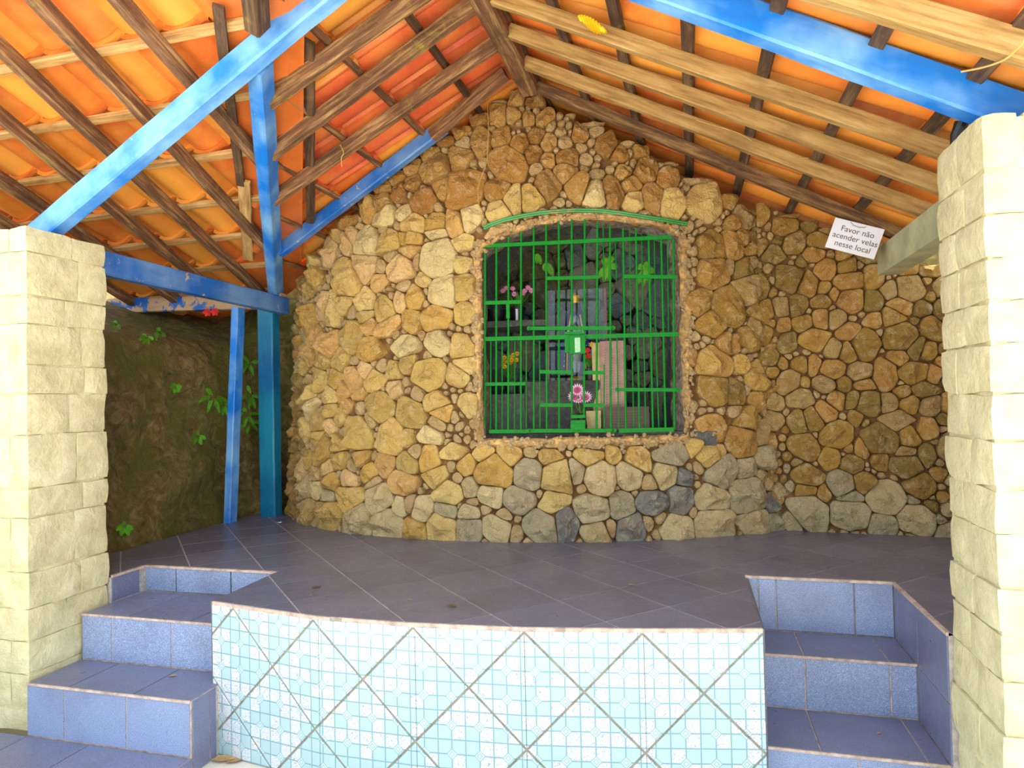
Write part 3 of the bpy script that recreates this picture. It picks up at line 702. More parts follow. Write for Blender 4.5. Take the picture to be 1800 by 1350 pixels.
def stone_mesh(poly, surf, name, rel, seed, detail=1.0, round_it=0.5):
    """a rough stone filling a convex cell of the wall"""
    poly = inset_convex(poly, 0.0030)
    if len(poly) < 3: return None
    ar = abs(area(poly))
    if ar < 0.0003: return None
    rad = math.sqrt(ar / math.pi)
    # resample, round and roughen the outline
    per = sum(math.hypot(poly[i][0] - poly[i - 1][0], poly[i][1] - poly[i - 1][1]) for i in range(len(poly)))
    n = int(max(10, min(38, per / 0.016 * detail)))
    pts = []; acc = 0; k = 0; stepl = per / n; i = 0; pos = 0
    cum = [0]
    for i in range(len(poly)): cum.append(cum[-1] + math.hypot(poly[(i + 1) % len(poly)][0] - poly[i][0], poly[(i + 1) % len(poly)][1] - poly[i][1]))
    for j in range(n):
        d = j * stepl; i = 0
        while cum[i + 1] < d and i < len(poly) - 1: i += 1
        t = (d - cum[i]) / max(1e-6, cum[i + 1] - cum[i]); a = poly[i]; b = poly[(i + 1) % len(poly)]
        pts.append((a[0] + (b[0] - a[0]) * t, a[1] + (b[1] - a[1]) * t))
    for _ in range(1):
        pts = [((pts[j - 1][0] + 2 * pts[j][0] + pts[(j + 1) % n][0]) / 4, (pts[j - 1][1] + 2 * pts[j][1] + pts[(j + 1) % n][1]) / 4) for j in range(n)]
    cx = sum(p[0] for p in pts) / n; cz = sum(p[1] for p in pts) / n
    rnd = random.Random(seed)
    pts = [(cx + (p[0] - cx) * (1 + 0.07 * noise.noise(V((p[0] * 22, p[1] * 22, seed)))), cz + (p[1] - cz) * (1 + 0.07 * noise.noise(V((p[0] * 22, p[1] * 22, seed + 5))))) for p in pts]
    pts = [(cx + (p[0] - cx) * 1.025, cz + (p[1] - cz) * 1.025) for p in pts]
    H = rel * min(0.075, 0.030 + 0.30 * rad)
    planes = []
    for _ in range(5):
        a = rnd.uniform(0, 2 * math.pi); m = rnd.uniform(0.2, 1.0)
        planes.append((math.cos(a) * m, math.sin(a) * m, rnd.uniform(0.72, 1.1)))
    tx, tz = rnd.uniform(-0.22, 0.22), rnd.uniform(-0.22, 0.22)
    def height(x, z, edge):
        u, w = (x - cx), (z - cz)
        h = min(pl[2] * H - (pl[0] * u + pl[1] * w) * 0.9 for pl in planes)
        h += 0.46 * H * noise.fractal(V((x * 12, z * 12, seed * 1.7)), 0.9, 2.1, 4) + 0.006 * noise.noise(V((x * 55, z * 55, seed)))
        h += tx * u + tz * w
        return max(h, H * 0.25) * edge
    rings = [(1.0, -0.05, 0), (1.0, 0.0, 0.40), (0.955, 0.0, 0.80), (0.88, 0.0, 0.95), (0.74, 0.0, 1.0), (0.56, 0.0, 1.0), (0.36, 0.0, 1.0), (0.17, 0.0, 1.0)] if detail > 0.9 else [(1.0, -0.05, 0), (1.0, 0.0, 0.36), (0.92, 0.0, 0.82), (0.7, 0.0, 0.97), (0.36, 0.0, 1.0)]
    verts = []; faces = []
    for (sc, base, ed) in rings:
        for p in pts:
            x, z = cx + (p[0] - cx) * sc, cz + (p[1] - cz) * sc
            q, nn = surf(x, z); verts.append(q + nn * (base + height(x, z, ed)))
    q, nn = surf(cx, cz); verts.append(q + nn * height(cx, cz, 1.04))
    for r in range(len(rings) - 1):
        for j in range(n): faces.append((r * n + j, r * n + (j + 1) % n, (r + 1) * n + (j + 1) % n, (r + 1) * n + j))
    r = len(rings) - 1
    for j in range(n): faces.append((r * n + j, r * n + (j + 1) % n, len(verts) - 1))
    c, vv = centred(verts)
    return mesh(name, vv, faces, True, 0.30), c, ar
def cells(seeds, neigh=0.75):
    """convex cells around elliptical seeds (s, z, a, b, angle)"""
    def rdir(sd, dx, dz):
        c, s = math.cos(sd[4]), math.sin(sd[4]); u = (dx * c + dz * s) / sd[2]; w = (-dx * s + dz * c) / sd[3]
        return 1.0 / max(1e-6, math.hypot(u, w))
    out = []
    for i, a in enumerate(seeds):
        R = 2.3; poly = []
        for k in range(10):
            t = 2 * math.pi * (k + 0.3 * random.random()) / 10; c, s = math.cos(a[4]), math.sin(a[4])
            u, w = R * a[2] * math.cos(t), R * a[3] * math.sin(t); poly.append((a[0] + u * c - w * s, a[1] + u * s + w * c))
        for j, b in enumerate(seeds):
            if i == j: continue
            dx, dz = b[0] - a[0], b[1] - a[1]; d = math.hypot(dx, dz)
            if d > neigh or d < 1e-5: continue
            nx, nz = dx / d, dz / d; ra, rb = rdir(a, nx, nz), rdir(b, nx, nz)
            if d > 2.2 * (ra + rb): continue
            t = d * ra / (ra + rb)
            poly = clip(poly, (nx, nz), nx * a[0] + nz * a[1] + t)
            if len(poly) < 3: break
        out.append(clean(poly) if len(poly) > 2 else [])
    return out
def fill_seeds(seeds, smax, ztop, rmin, rmax, tries, rng, pad=0.78):
    """small stones where nothing else stands"""
    out = list(seeds)
    for _ in range(tries):
        s = rng.uniform(0, smax); zt = ztop(s)
        z = rng.uniform(-0.01, zt)
        r = rng.uniform(rmin, rmax) * rng.uniform(0.6, 1)
        ok = True
        for b in out:
            dx, dz = b[0] - s, b[1] - z
            if abs(dx) > 0.45 or abs(dz) > 0.45: continue
            c, sn = math.cos(b[4]), math.sin(b[4]); u = (dx * c + dz * sn) / (b[2] + r * pad); w = (-dx * sn + dz * c) / (b[3] + r * pad)
            if u * u + w * w < 1: ok = False; break
        if ok: out.append((s, z, r, r * rng.uniform(0.7, 1.2), rng.uniform(0, 3)))
    return out
main_seeds, right_seeds = [], []
right_edge = project(surf_right(0.12, 0.9)[0])[0]
for (px, py, rx, ry, a) in seeds_px:
    lim = 1383 - 24 * max(0, (930 - py)) / 600
    if px < lim:
        s, z, gs, gz, err = unproj(surf_main, px, py, PLEN)
        if err < 12: main_seeds.append((s, z, min(rx / gs, 0.22), ry / gz, -math.radians(a)))
    else:
        s, z, gs, gz, err = unproj(surf_right, px, py, RLEN, 2.2)
        if err < 12: right_seeds.append((s, z, min(rx / gs, 0.2), ry / gz, -math.radians(a)))
def top_main(s):
    p = plan_at(s); return roof_z(p.x) - 0.03 - (0.03 if p.x > 0.9 else 0) - (0.0 if p.x > -1.2 else 0.03)
def top_right(s): return roof_z((RA + _rd * s).x) - 0.04
rng = random.Random(11)
main_all = fill_seeds(main_seeds, PLEN, top_main, 0.045, 0.075, 2200, rng, 0.95)
main_all = fill_seeds(main_all, PLEN, top_main, 0.016, 0.032, 5200, rng, 0.92)
right_all = fill_seeds(right_seeds, RLEN, top_right, 0.05, 0.08, 700, rng, 0.95)
right_all = fill_seeds(right_all, RLEN, top_right, 0.016, 0.032, 1500, rng, 0.92)

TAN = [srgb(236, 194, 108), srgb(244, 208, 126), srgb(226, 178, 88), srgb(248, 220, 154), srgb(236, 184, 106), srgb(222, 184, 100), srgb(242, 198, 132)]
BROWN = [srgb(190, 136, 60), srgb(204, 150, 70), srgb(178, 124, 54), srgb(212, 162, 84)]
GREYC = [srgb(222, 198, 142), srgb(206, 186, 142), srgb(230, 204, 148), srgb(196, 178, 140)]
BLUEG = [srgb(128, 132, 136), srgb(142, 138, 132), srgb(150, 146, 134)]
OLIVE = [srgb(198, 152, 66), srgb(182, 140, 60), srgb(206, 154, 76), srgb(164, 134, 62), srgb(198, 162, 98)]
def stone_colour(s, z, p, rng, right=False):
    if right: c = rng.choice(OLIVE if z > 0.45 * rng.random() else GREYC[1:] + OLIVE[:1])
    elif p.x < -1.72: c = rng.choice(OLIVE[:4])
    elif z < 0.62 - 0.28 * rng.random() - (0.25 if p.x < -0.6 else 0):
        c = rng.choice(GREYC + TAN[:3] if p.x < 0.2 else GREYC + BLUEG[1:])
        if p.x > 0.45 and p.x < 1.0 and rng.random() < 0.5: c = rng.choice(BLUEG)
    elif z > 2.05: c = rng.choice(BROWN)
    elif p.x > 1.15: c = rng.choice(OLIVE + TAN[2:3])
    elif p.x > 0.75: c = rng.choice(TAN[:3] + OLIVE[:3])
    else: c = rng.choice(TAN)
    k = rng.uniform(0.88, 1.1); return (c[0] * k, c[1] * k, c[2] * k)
def lay(wall, seeds, surf, topf, smax, opening, right, limit, mat):
    pol = cells(seeds); items = []
    for idx, (sd, poly) in enumerate(zip(seeds, pol)):
        if len(poly) < 3: continue
        if area(poly) < 0: poly = poly[::-1]
        if opening:
            if inside(opening, (sd[0], sd[1])): continue
            best = None
            for k in range(len(opening)):
                p = opening[k]; q = opening[(k + 1) % len(opening)]; ex, ey = q[0] - p[0], q[1] - p[1]; L = math.hypot(ex, ey); n = (ey / L, -ex / L)
                d = n[0] * sd[0] + n[1] * sd[1] - (n[0] * p[0] + n[1] * p[1])
                if best is None or d > best[0]: best = (d, n, n[0] * p[0] + n[1] * p[1])
            poly = clip(poly, (-best[1][0], -best[1][1]), -(best[2] + 0.012))
            if len(poly) < 3: continue
        zt = topf(sd[0]) + 0.05
        poly = clip(poly, (0, 1), zt) if len(poly) > 2 else []
        poly = clip(poly, (0, -1), 0.012) if len(poly) > 2 else []
        poly = clip(poly, (1, 0), smax) if len(poly) > 2 else []
        poly = clip(poly, (-1, 0), 0) if len(poly) > 2 else []
        poly = clean(poly)
        if len(poly) < 3: continue
        items.append((abs(area(poly)), idx, sd, poly))
    items.sort(key=lambda t: -t[0])
    rest = MB()
    rc = random.Random(5)
    for rank, (ar, idx, sd, poly) in enumerate(items):
        big = rank < limit
        r = stone_mesh(poly, surf, 'stone', rc.uniform(0.8, 1.3) if big else rc.uniform(0.4, 0.9), idx * 1.37 + (500 if right else 0), 1.0 if big else 0.6)
        if r is None: continue
        me, c, _ = r
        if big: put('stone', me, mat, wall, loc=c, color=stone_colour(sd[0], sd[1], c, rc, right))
        else:
            rest.add([V(v.co) + c for v in me.vertices], [tuple(p.vertices) for p in me.polygons]); bpy.data.meshes.remove(me)
    o = rest.build('small_stone', mat, wall, smooth=True, angle=0.5, center=False, color=(0.66, 0.44, 0.19)); o['kind'] = 'stuff'
    return len(items)

# mortar core of the curved wall, with the opening left free
core = MB(); NS, NZ = 120, 64; idx = {}
for i in range(NS + 1):
    s = PLEN * i / NS; zt = top_main(s) + 0.03
    for j in range(NZ + 1):
        z = -0.002 + zt * j / NZ; p, n = surf_main(s, z)
        core.v.append(p + n * (-0.022 + 0.010 * noise.fractal(V((s * 9, z * 9, 3)), 1.0, 2.0, 3)))
for i in range(NS):
    for j in range(NZ):
        s = PLEN * (i + 0.5) / NS; z = (top_main(s) + 0.03) * (j + 0.5) / NZ
        if inside(OPEN, (s, z)): continue
        k = i * (NZ + 1) + j; core.f.append((k, k + NZ + 1, k + NZ + 2, k + 1))
wall_back = core.build('wall_back', M['mortar'], smooth=True, center=False)
tag(wall_back, 'curved grotto wall of golden rubble stones with a barred arched opening', None, None, 'structure')
core2 = MB(); NS2 = 40
for i in range(NS2 + 1):
    s = RLEN * i / NS2; zt = top_right(s) + 0.05
    for j in range(41):
        z = -0.002 + zt * j / 40; p, n = surf_right(s, z)
        core2.v.append(p + n * (-0.022 + 0.010 * noise.fractal(V((s * 9, z * 9, 13)), 1.0, 2.0, 3)))
for i in range(NS2):
    for j in range(40):
        k = i * 41 + j; core2.f.append((k, k + 41, k + 42, k + 1))
wall_right = core2.build('wall_right', M['mortar'], smooth=True, center=False)
tag(wall_right, 'straight shaded wall of ochre rubble stones below the paper notice', None, None, 'structure')
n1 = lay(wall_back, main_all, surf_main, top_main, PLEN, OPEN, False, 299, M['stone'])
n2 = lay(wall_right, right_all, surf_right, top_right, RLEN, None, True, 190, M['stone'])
print('stones', len(main_seeds), len(right_seeds), n1, n2)

# reveal of the opening: rough lip, sooty soffit, then the cave behind
def ring_pts(scale_out):
    c = (sum(p[0] for p in OPEN) / len(OPEN), sum(p[1] for p in OPEN) / len(OPEN)); out = []
    for i in range(len(OPEN)):
        a = OPEN[i]; b = OPEN[(i + 1) % len(OPEN)]; n = max(2, int(math.hypot(b[0] - a[0], b[1] - a[1]) / 0.03))
        for k in range(n):
            p = (a[0] + (b[0] - a[0]) * k / n, a[1] + (b[1] - a[1]) * k / n); L = math.hypot(p[0] - c[0], p[1] - c[1])
            out.append((p[0] + (p[0] - c[0]) / L * scale_out, p[1] + (p[1] - c[1]) / L * scale_out))
    return out
def ring3(out, depth, amp):
    r = []
    for (s, z) in ring_pts(out):
        p, n = surf_main(s, z); q = p - n * depth
        r.append(q + V((noise.noise(q * 14), noise.noise(q * 14 + V((9, 0, 0))), noise.noise(q * 14 + V((0, 9, 0))))) * amp)
    return r
def loft(rings):
    mb = MB(); n = len(rings[0])
    for r in rings: mb.v += r
    for i in range(len(rings) - 1):
        for k in range(n): mb.f.append((i * n + k, i * n + (k + 1) % n, (i + 1) * n + (k + 1) % n, (i + 1) * n + k))
    return mb
loft([ring3(0.05, 0.02, 0.0), ring3(0.03, -0.012, 0.018), ring3(0.006, -0.020, 0.024), ring3(-0.006, -0.004, 0.02), ring3(-0.008, 0.03, 0.014)]).build('mortar_lip', M['lip'], wall_back, smooth=True, center=False)
loft([ring3(-0.009, 0.025, 0.012), ring3(-0.002, 0.07, 0.025), ring3(0.01, 0.14, 0.03), ring3(0.02, 0.22, 0.03), ring3(0.06, 0.30, 0.03)]).build('reveal', M['soot'], wall_back, smooth=True, center=False)
rp = random.Random(41); peb = MB(); rim = ring_pts(0.0); rc_ = (sum(p[0] for p in rim) / len(rim), sum(p[1] for p in rim) / len(rim))
for q in range(620):
    p = rp.choice(rim); L = math.hypot(p[0] - rc_[0], p[1] - rc_[1]); o = rp.uniform(-0.008, 0.062); r = rp.uniform(0.006, 0.017)
    s_, z_ = p[0] + (p[0] - rc_[0]) / L * o + rp.uniform(-0.02, 0.02), p[1] + (p[1] - rc_[1]) / L * o + rp.uniform(-0.02, 0.02)
    b, n = surf_main(s_, z_); b = b + n * (0.018 * (1 - abs(o - 0.02) / 0.06)); x, y, zz = basis(n)
    st0 = [b + y * (r * math.cos(t) * rp.uniform(0.7, 1.2)) + zz * (r * math.sin(t) * rp.uniform(0.7, 1.2)) for t in [6.283 * k / 6 for k in range(6)]]
    peb.add(st0 + [p_ * 0.45 + b * 0.55 + n * (r * 0.7) for p_ in st0], [(k, (k + 1) % 6, 6 + (k + 1) % 6, 6 + k) for k in range(6)] + [(6, 7, 8, 9, 10, 11)])
po = peb.build('pebble_rim', M['stone'], wall_back, smooth=True, angle=0.7, center=False, color=(0.70, 0.50, 0.25)); po['kind'] = 'stuff'

# ================================================================== ROOF
SA, SB = 0.53, 0.345; ZR = 2.72; VX, VY = -2.0, 4.35; VK = 1.54
def zA(x): return ZR - SA * abs(x)
def zB(y): return 1.66 + SB * (4.35 - y)
def val_y(x): return VY - (x - VX) * VK
def val_x(y): return VX + (VY - y) / VK
def clay_tile_mesh(w, L):
    prof = []
    for k in range(9): u = 0.145 * k / 8; prof.append((u, -0.024 * math.sin(math.pi * k / 8)))
    for k in range(1, 7):
        u = 0.145 + (w + 0.012 - 0.145) * k / 6; prof.append((u, 0.036 * math.sin(math.pi * k / 6 * 0.94)))
    t = 0.011; n = len(prof); rows = [0.0, 0.028, 0.0281, L]; drop = [0.014, 0.014, 0.0, 0.0]
    v = []; f = []
    for r, (y, d) in enumerate(zip(rows, drop)):
        rise = 0.016 * y / L
        for (u, z) in prof: v.append((u - w / 2, y, z + rise - d))
    for (u, z) in prof: v.append((u - w / 2, 0, z + t))
    for (u, z) in prof: v.append((u - w / 2, L, z + t + 0.016))
    for r in range(3):
        for k in range(n - 1): f.append((r * n + k, (r + 1) * n + k, (r + 1) * n + k + 1, r * n + k + 1))
    for k in range(n - 1):
        f.append((4 * n + k, 4 * n + k + 1, 5 * n + k + 1, 5 * n + k)); f.append((k, k + 1, 4 * n + k + 1, 4 * n + k)); f.append((3 * n + k + 1, 3 * n + k, 5 * n + k, 5 * n + k + 1))
    me = mesh('clay_tile', v, f, True, 0.5); me.materials.append(M['clay']); return me
CLAYC = [srgb(226, 124, 48), srgb(232, 138, 50), srgb(216, 108, 44), srgb(236, 150, 60), srgb(222, 116, 50), srgb(238, 160, 66)]
REDC = [srgb(226, 96, 58), srgb(230, 106, 60)]
def slope_frame(p, eh, ed):
    eh = V(eh).normalized(); ed = V(ed).normalized(); en = eh.cross(ed)
    if en.z < 0: eh = -eh; en = eh.cross(ed)
    m = Matrix((eh, ed, en)).transposed().to_4x4(); m.translation = p; return m, eh, ed, en
def lay_roof(roof, heads, point, eh, ed, cols, w, keep, red=None):
    """heads: batten positions downhill; point(h, c) -> point on the rafter plane"""
    for i in range(len(heads) - 1):
        p0 = point(heads[i], 0); p1 = point(heads[i + 1], 0); L = (p1 - p0).length + 0.055
        me = clay_tile_mesh(w, L)
        for c in cols:
            if not keep((heads[i] + heads[i + 1]) / 2, c): continue
            p = point(heads[i], c)
            m, a, d, n = slope_frame(p, eh, ed)
            m.translation = p + n * 0.088 - d * 0.045 + a * random.uniform(-0.003, 0.003)
            m = m @ Matrix.Rotation(random.uniform(-0.008, 0.008), 4, 'Z')
            cc = random.choice(REDC) if (red and red(heads[i], c)) else random.choice(CLAYC)
            k = random.uniform(0.9, 1.1)
            put('clay_tile', me, None, roof, mw=m, color=tuple(x * k for x in cc[:3]))
roof_left = empty('roof_left'); tag(roof_left, 'orange clay tile slope falling from the ridge to the sloping blue valley beam', None, None, 'structure')
roof_right = empty('roof_right'); tag(roof_right, 'orange clay tile slope over the pillar with the paper notice', None, None, 'structure')
roof_rear = empty('roof_rear'); tag(roof_rear, 'orange clay tile slope falling back towards the earth bank', None, None, 'structure')
HA = [0.02, 0.265, 0.58, 0.88, 1.19, 1.48, 1.78, 2.08]
HC = [0.14, 0.43, 0.71, 0.995, 1.28, 1.575, 1.85, 2.13]
HB = [2.02, 2.36, 2.70, 3.04, 3.40, 3.73, 4.07, 4.41, 4.75]
WA = 0.205
colsA = [1.86 + WA * k for k in range(14)]
lay_roof(roof_left, HA, lambda h, c: V((-h, c, zA(h))), (0, 1, 0), (-1, 0, -SA), colsA, WA, lambda h, c: c > val_y(-h) + 0.10, lambda h, c: 3.0 < c < 3.9)
lay_roof(roof_right, HC, lambda h, c: V((h, c, zA(h))), (0, 1, 0), (1, 0, -SA), [c + 0.07 for c in colsA], WA, lambda h, c: True)
WB = 0.215
colsB = [-3.42 + WB * k for k in range(15)]
lay_roof(roof_rear, HB, lambda h, c: V((c, h, zB(h))), (1, 0, 0), (0, 1, -SB), colsB, WB, lambda h, c: c < val_x(h) - 0.10)
# added unseen sheets above the tiles: stop light leaks and shade the rear
def sheet(name, pts, mat, parent, t=0.012):
    pts = [V(p) for p in pts]; n = (pts[1] - pts[0]).cross(pts[2] - pts[0]).normalized()
    if n.z < 0: pts = pts[::-1]; n = -n
    k = len(pts); mb = MB()
    mb.add(pts + [p + n * t for p in pts], [tuple(range(k))[::-1], tuple(range(k, 2 * k))] + [(i, (i + 1) % k, k + (i + 1) % k, k + i) for i in range(k)])
    return mb.build(name, mat, parent, center=True)
up = 0.155
def aP(x, y, o=up): return V((x, y, zA(x) + o))
def bP(x, y, o=up): return V((x, y, zB(y) + o))
sheet('light_block', [aP(0, 1.72), aP(0, 5.45), aP(val_x(4.75), 5.45), aP(val_x(1.72), 1.72)], M['clay_flat'], roof_left)
sheet('light_block', [aP(0, 1.72), aP(2.25, 1.72), aP(2.25, 5.45), aP(0, 5.45)], M['clay_flat'], roof_right)
sheet('light_block', [bP(-3.55, 1.9), bP(val_x(1.9), 1.9), bP(val_x(4.85), 4.85), bP(val_x(4.85), 5.7), bP(-3.55, 5.7)], M['clay_flat'], roof_rear)
# flat valley lining on both sides of the valley
vl = 0.062
sheet('valley_lining', [aP(val_x(1.5), 1.5, vl), aP(val_x(4.6), 4.6, vl), aP(val_x(4.6) + 0.22, 4.6, vl), aP(val_x(1.5) + 0.22, 1.5, vl)], M['clay_flat'], roof_left, 0.006)
sheet('valley_lining', [bP(val_x(1.6), 1.6, vl), bP(val_x(4.6), 4.6, vl), bP(val_x(4.6) - 0.20, 4.6, vl), bP(val_x(1.6) - 0.20, 1.6, vl)], M['clay_flat'], roof_rear, 0.006)
# rafters and battens
UPA, UPC, UPB = (-SA, 0, 1), (SA, 0, 1), (0, SB, 1)
for y0, y1, w, h, mt in ((2.70, 2.70, 0.05, 0.075, 'wood'), (2.96, 3.02, 0.045, 0.075, 'wood'), (3.32, 3.37, 0.045, 0.075, 'wood')):
    x1 = val_x(y1) + 0.02
    timber('rafter', (0.055, y0, zA(0.055)), (x1, y1, zA(x1)), w, h, M[mt], roof_left, upish=(SA, 0, 1))
timber('rafter', (-0.02, 3.70, zA(0.02)), (-0.52, 3.80, zA(0.52)), 0.05, 0.08, M['wood'], roof_left, upish=(SA, 0, 1))
for x in HA[1:-1]:
    ya = val_y(-x) + 0.05
    timber('batten', (-x, max(1.78, ya), zA(x) + 0.052), (-x, 4.45, zA(x) + 0.052), 0.045, 0.028, M['wood_dark'] if x < 0.5 else M['wood'], roof_left, upish=(SA, 0, 1), color=(0.85, 0.8, 0.8))
for y0, y1, x1, w, h, mt in ((2.10, 2.08, 2.15, 0.05, 0.08, 'wood_pale'), (2.86, 2.80, 2.08, 0.042, 0.07, 'wood_pale'), (3.16, 3.12, 2.06, 0.042, 0.068, 'wood_pale'), (3.48, 3.44, 2.06, 0.042, 0.068, 'wood_pale'), (3.78, 3.90, 2.10, 0.042, 0.068, 'wood')):
    timber('rafter', (0.15, y0, zA(0.15)), (x1, y1, zA(x1)), w, h, M[mt], roof_right, upish=(SA, 0, 1), color=(0.66, 0.64, 0.56))
for x in HC[0:-1]:
    timber('batten', (x, 1.78, zA(x) + 0.052), (x, 4.45, zA(x) + 0.052), 0.05, 0.028, M['wood_dark'], roof_right, upish=(SA, 0, 1))
for (xa, ya), (xb, yb) in (((-2.76, 1.9), (-2.90, 4.5)), ((-2.24, 1.9), (-2.50, 4.45)), ((-1.85, 1.9), (-2.12, 4.35)), ((-1.47, 1.8), (-1.68, 3.80)), ((-1.15, 1.8), (-1.19, 3.04)), ((-3.2, 1.9), (-3.3, 4.5))):
    timber('rafter', (xa, ya, zB(ya)), (xb, yb, zB(yb)), 0.048, 0.07, M['wood'], roof_rear, upish=(0, SB, 1))
for y in HB[:-1]:
    xe = val_x(y) - 0.04
    timber('batten', (-3.45, y, zB(y) + 0.05), (xe, y - 0.01, zB(y) + 0.05), 0.042, 0.026, M['wood_pale'], roof_rear, upish=(0, SB, 1), color=(0.92, 0.86, 0.8))
# boards running beside the valley
def on_A(x, y, o=0.025): return onplane(x, y, (-SA, 0, 1), ZR + o)
def on_B(x, y, o=0.025): return onplane(x, y, (0, SB, 1), 1.66 + SB * 4.35 + o)
timber('valley_board', on_A(543, 72), on_A(546, 392), 0.05, 0.022, M['wood_dark'], roof_left, upish=(SA, 0, 1))
timber('valley_board', on_B(383, 10), on_B(424, 325), 0.045, 0.022, M['wood_dark'], roof_rear, upish=(0, SB, 1))
timber('valley_board', on_B(429, 318), on_B(436, 455), 0.065, 0.02, M['wood_pale'], roof_rear, upish=(0, SB, 1))

# ---- painted and bare main timbers
rb = timber('ridge_beam', (0.105, 1.78, 2.675), (0.105, 3.80, 2.675), 0.10, 0.15, M['wood'], seg=14); tag(rb, 'thick brown timber beam running along the roof ridge', 'beam')
lb = timber('blue_beam', (-2.13, 2.49, zA(2.13)), (-0.02, 2.40, zA(0.02)), 0.075, 0.115, M['blue'], upish=(SA, 0, 1), seg=20); tag(lb, 'bright blue diagonal beam rising from the pillar before the earth bank', 'beam')
rbm = timber('blue_beam', (2.12, 2.42, zA(2.12)), (0.12, 2.33, zA(0.12)), 0.075, 0.115, M['blue'], upish=(-SA, 0, 1), seg=20); tag(rbm, 'bright blue sloping beam resting on the pillar next to the paper notice', 'beam')
vb = timber('blue_beam', (VX - 0.02, VY + 0.03, zA(VX) - 0.01), (-0.79, val_y(-0.79), zA(0.79) - 0.01), 0.075, 0.10, M['blue'], upish=(SA, SB, 1), seg=16); tag(vb, 'blue valley beam rising from the corner post across the long diagonal beam', 'beam')
vt = timber('valley_rafter', (-0.69, val_y(-0.69), zA(0.69) + 0.0), (-0.35, val_y(-0.35), zA(0.35)), 0.07, 0.09, M['wood_dark'], upish=(SA, SB, 1)); tag(vt, 'short dark timber above the blue valley beam', 'rafter')
wb_ = timber('blue_beam', (-1.66, 3.90, zA(1.66) + 0.005), (-0.44, 3.80, zA(0.44) + 0.005), 0.055, 0.085, M['blue_old'], upish=(SA, 0, 1), seg=16); tag(wb_, 'faded blue rafter with a bare white end lying along the stone wall top', 'beam')
be = timber('bare_end', (-0.50, 3.735, zA(0.50) - 0.02), (-0.42, 3.728, zA(0.42) - 0.02), 0.03, 0.10, M['paper'], upish=(SA, 0, 1), wob=0.001)
be.parent = wb_; be.matrix_parent_inverse = wb_.matrix_local.inverted()
hb = timber('blue_beam', (-1.95, 2.60, 1.575), (-1.97, 4.42, 1.560), 0.07, 0.125, M['blue_old'], seg=14); tag(hb, 'weathered blue level beam from the pillar back to the corner post', 'beam')
tb = timber('eave_beam', (-1.95, 4.37, 1.592), (-3.60, 4.37, 1.650), 0.07, 0.115, M['half_bare'], seg=14); tag(tb, 'half bare tan and blue beam along the eave by the bank', 'beam')
ob = MB().box((1.965, 2.5, 1.45), (2.075, 4.02, 1.595)).build('side_beam', M['olive']); tag(ob, 'pale olive concrete beam between the pillar and the shaded stone wall', 'beam')
p1 = timber('post', (-2.205, 4.07, -0.002), (-2.115, 4.07, 1.515), 0.055, 0.085, M['blue'], upish=(0, 1, 0)); tag(p1, 'slim leaning blue post standing at the deck edge by the bank', 'post')
p2 = timber('post', (-2.075, 4.36, -0.002), (-2.075, 4.36, 1.53), 0.13, 0.10, M['teal'], upish=(0, 1, 0)); tag(p2, 'thick teal blue corner post beside the stone wall', 'post')
sp = timber('split_side', (-2.0, 4.33, 0.55), (-2.0, 4.33, 1.50), 0.035, 0.07, M['wood_dark'], upish=(0, 1, 0)); sp.parent = p2; sp.matrix_parent_inverse = p2.matrix_local.inverted(); sp['label'] = 'bare brown splintered side'

# ================================================================== EARTH BANK
bank_path = catmull([(-2.32, 1.2), (-2.30, 2.2), (-2.30, 3.2), (-2.30, 3.95), (-2.26, 4.40), (-2.0, 4.72), (-1.2, 4.95), (0.5, 5.2), (3.2, 5.2)], 12)
bk = MB(); NB = 40; nb = len(bank_path)
for i, (x, y) in enumerate(bank_path):
    a = bank_path[max(0, i - 1)]; b = bank_path[min(nb - 1, i + 1)]; d = V((b[0] - a[0], b[1] - a[1], 0)).normalized(); n = V((-d.y, d.x, 0))
    for j in range(NB + 1):
        z = -0.64 + 3.4 * j / NB
        zs = 1.28 + 1.9 * min(1.0, max(0.0, (x + 2.2) / 0.15)); kz = 0.42  # rear stretch behind the stone wall is raised as an added light block
        back = 0.16 * max(0, min(z, 1.3)) + (1.1 * (z - zs) if z > zs else 0)
        p = V((x, y, z)) + n * back
        k = noise.fractal(p * 2.2, 1.0, 2.1, 5) * 0.10 + noise.fractal(p * 8, 1.0, 2.1, 3) * 0.025
        zz = z if z <= zs else zs + (z - zs) * kz
        q = V((p.x, p.y, zz)) + n * k * (1.0 if z < zs else 0.6)
        bk.v.append(q)
for i in range(nb - 1):
    for j in range(NB):
        k = i * (NB + 1) + j; bk.f.append((k, k + 1, k + NB + 2, k + NB + 1))
bank = bk.build('hillside', M['earth'], smooth=True, center=False, angle=None)
tag(bank, 'steep mossy brown earth bank behind the blue posts', None, None, 'structure')
# plain side wall that closes the shaded right end
sw = MB().box((2.44, 2.60, GZ), (2.60, 4.22, 1.45)).build('wall_side', M['mortar'], center=False); tag(sw, 'plain brown side wall behind the pillar', None, None, 'structure')

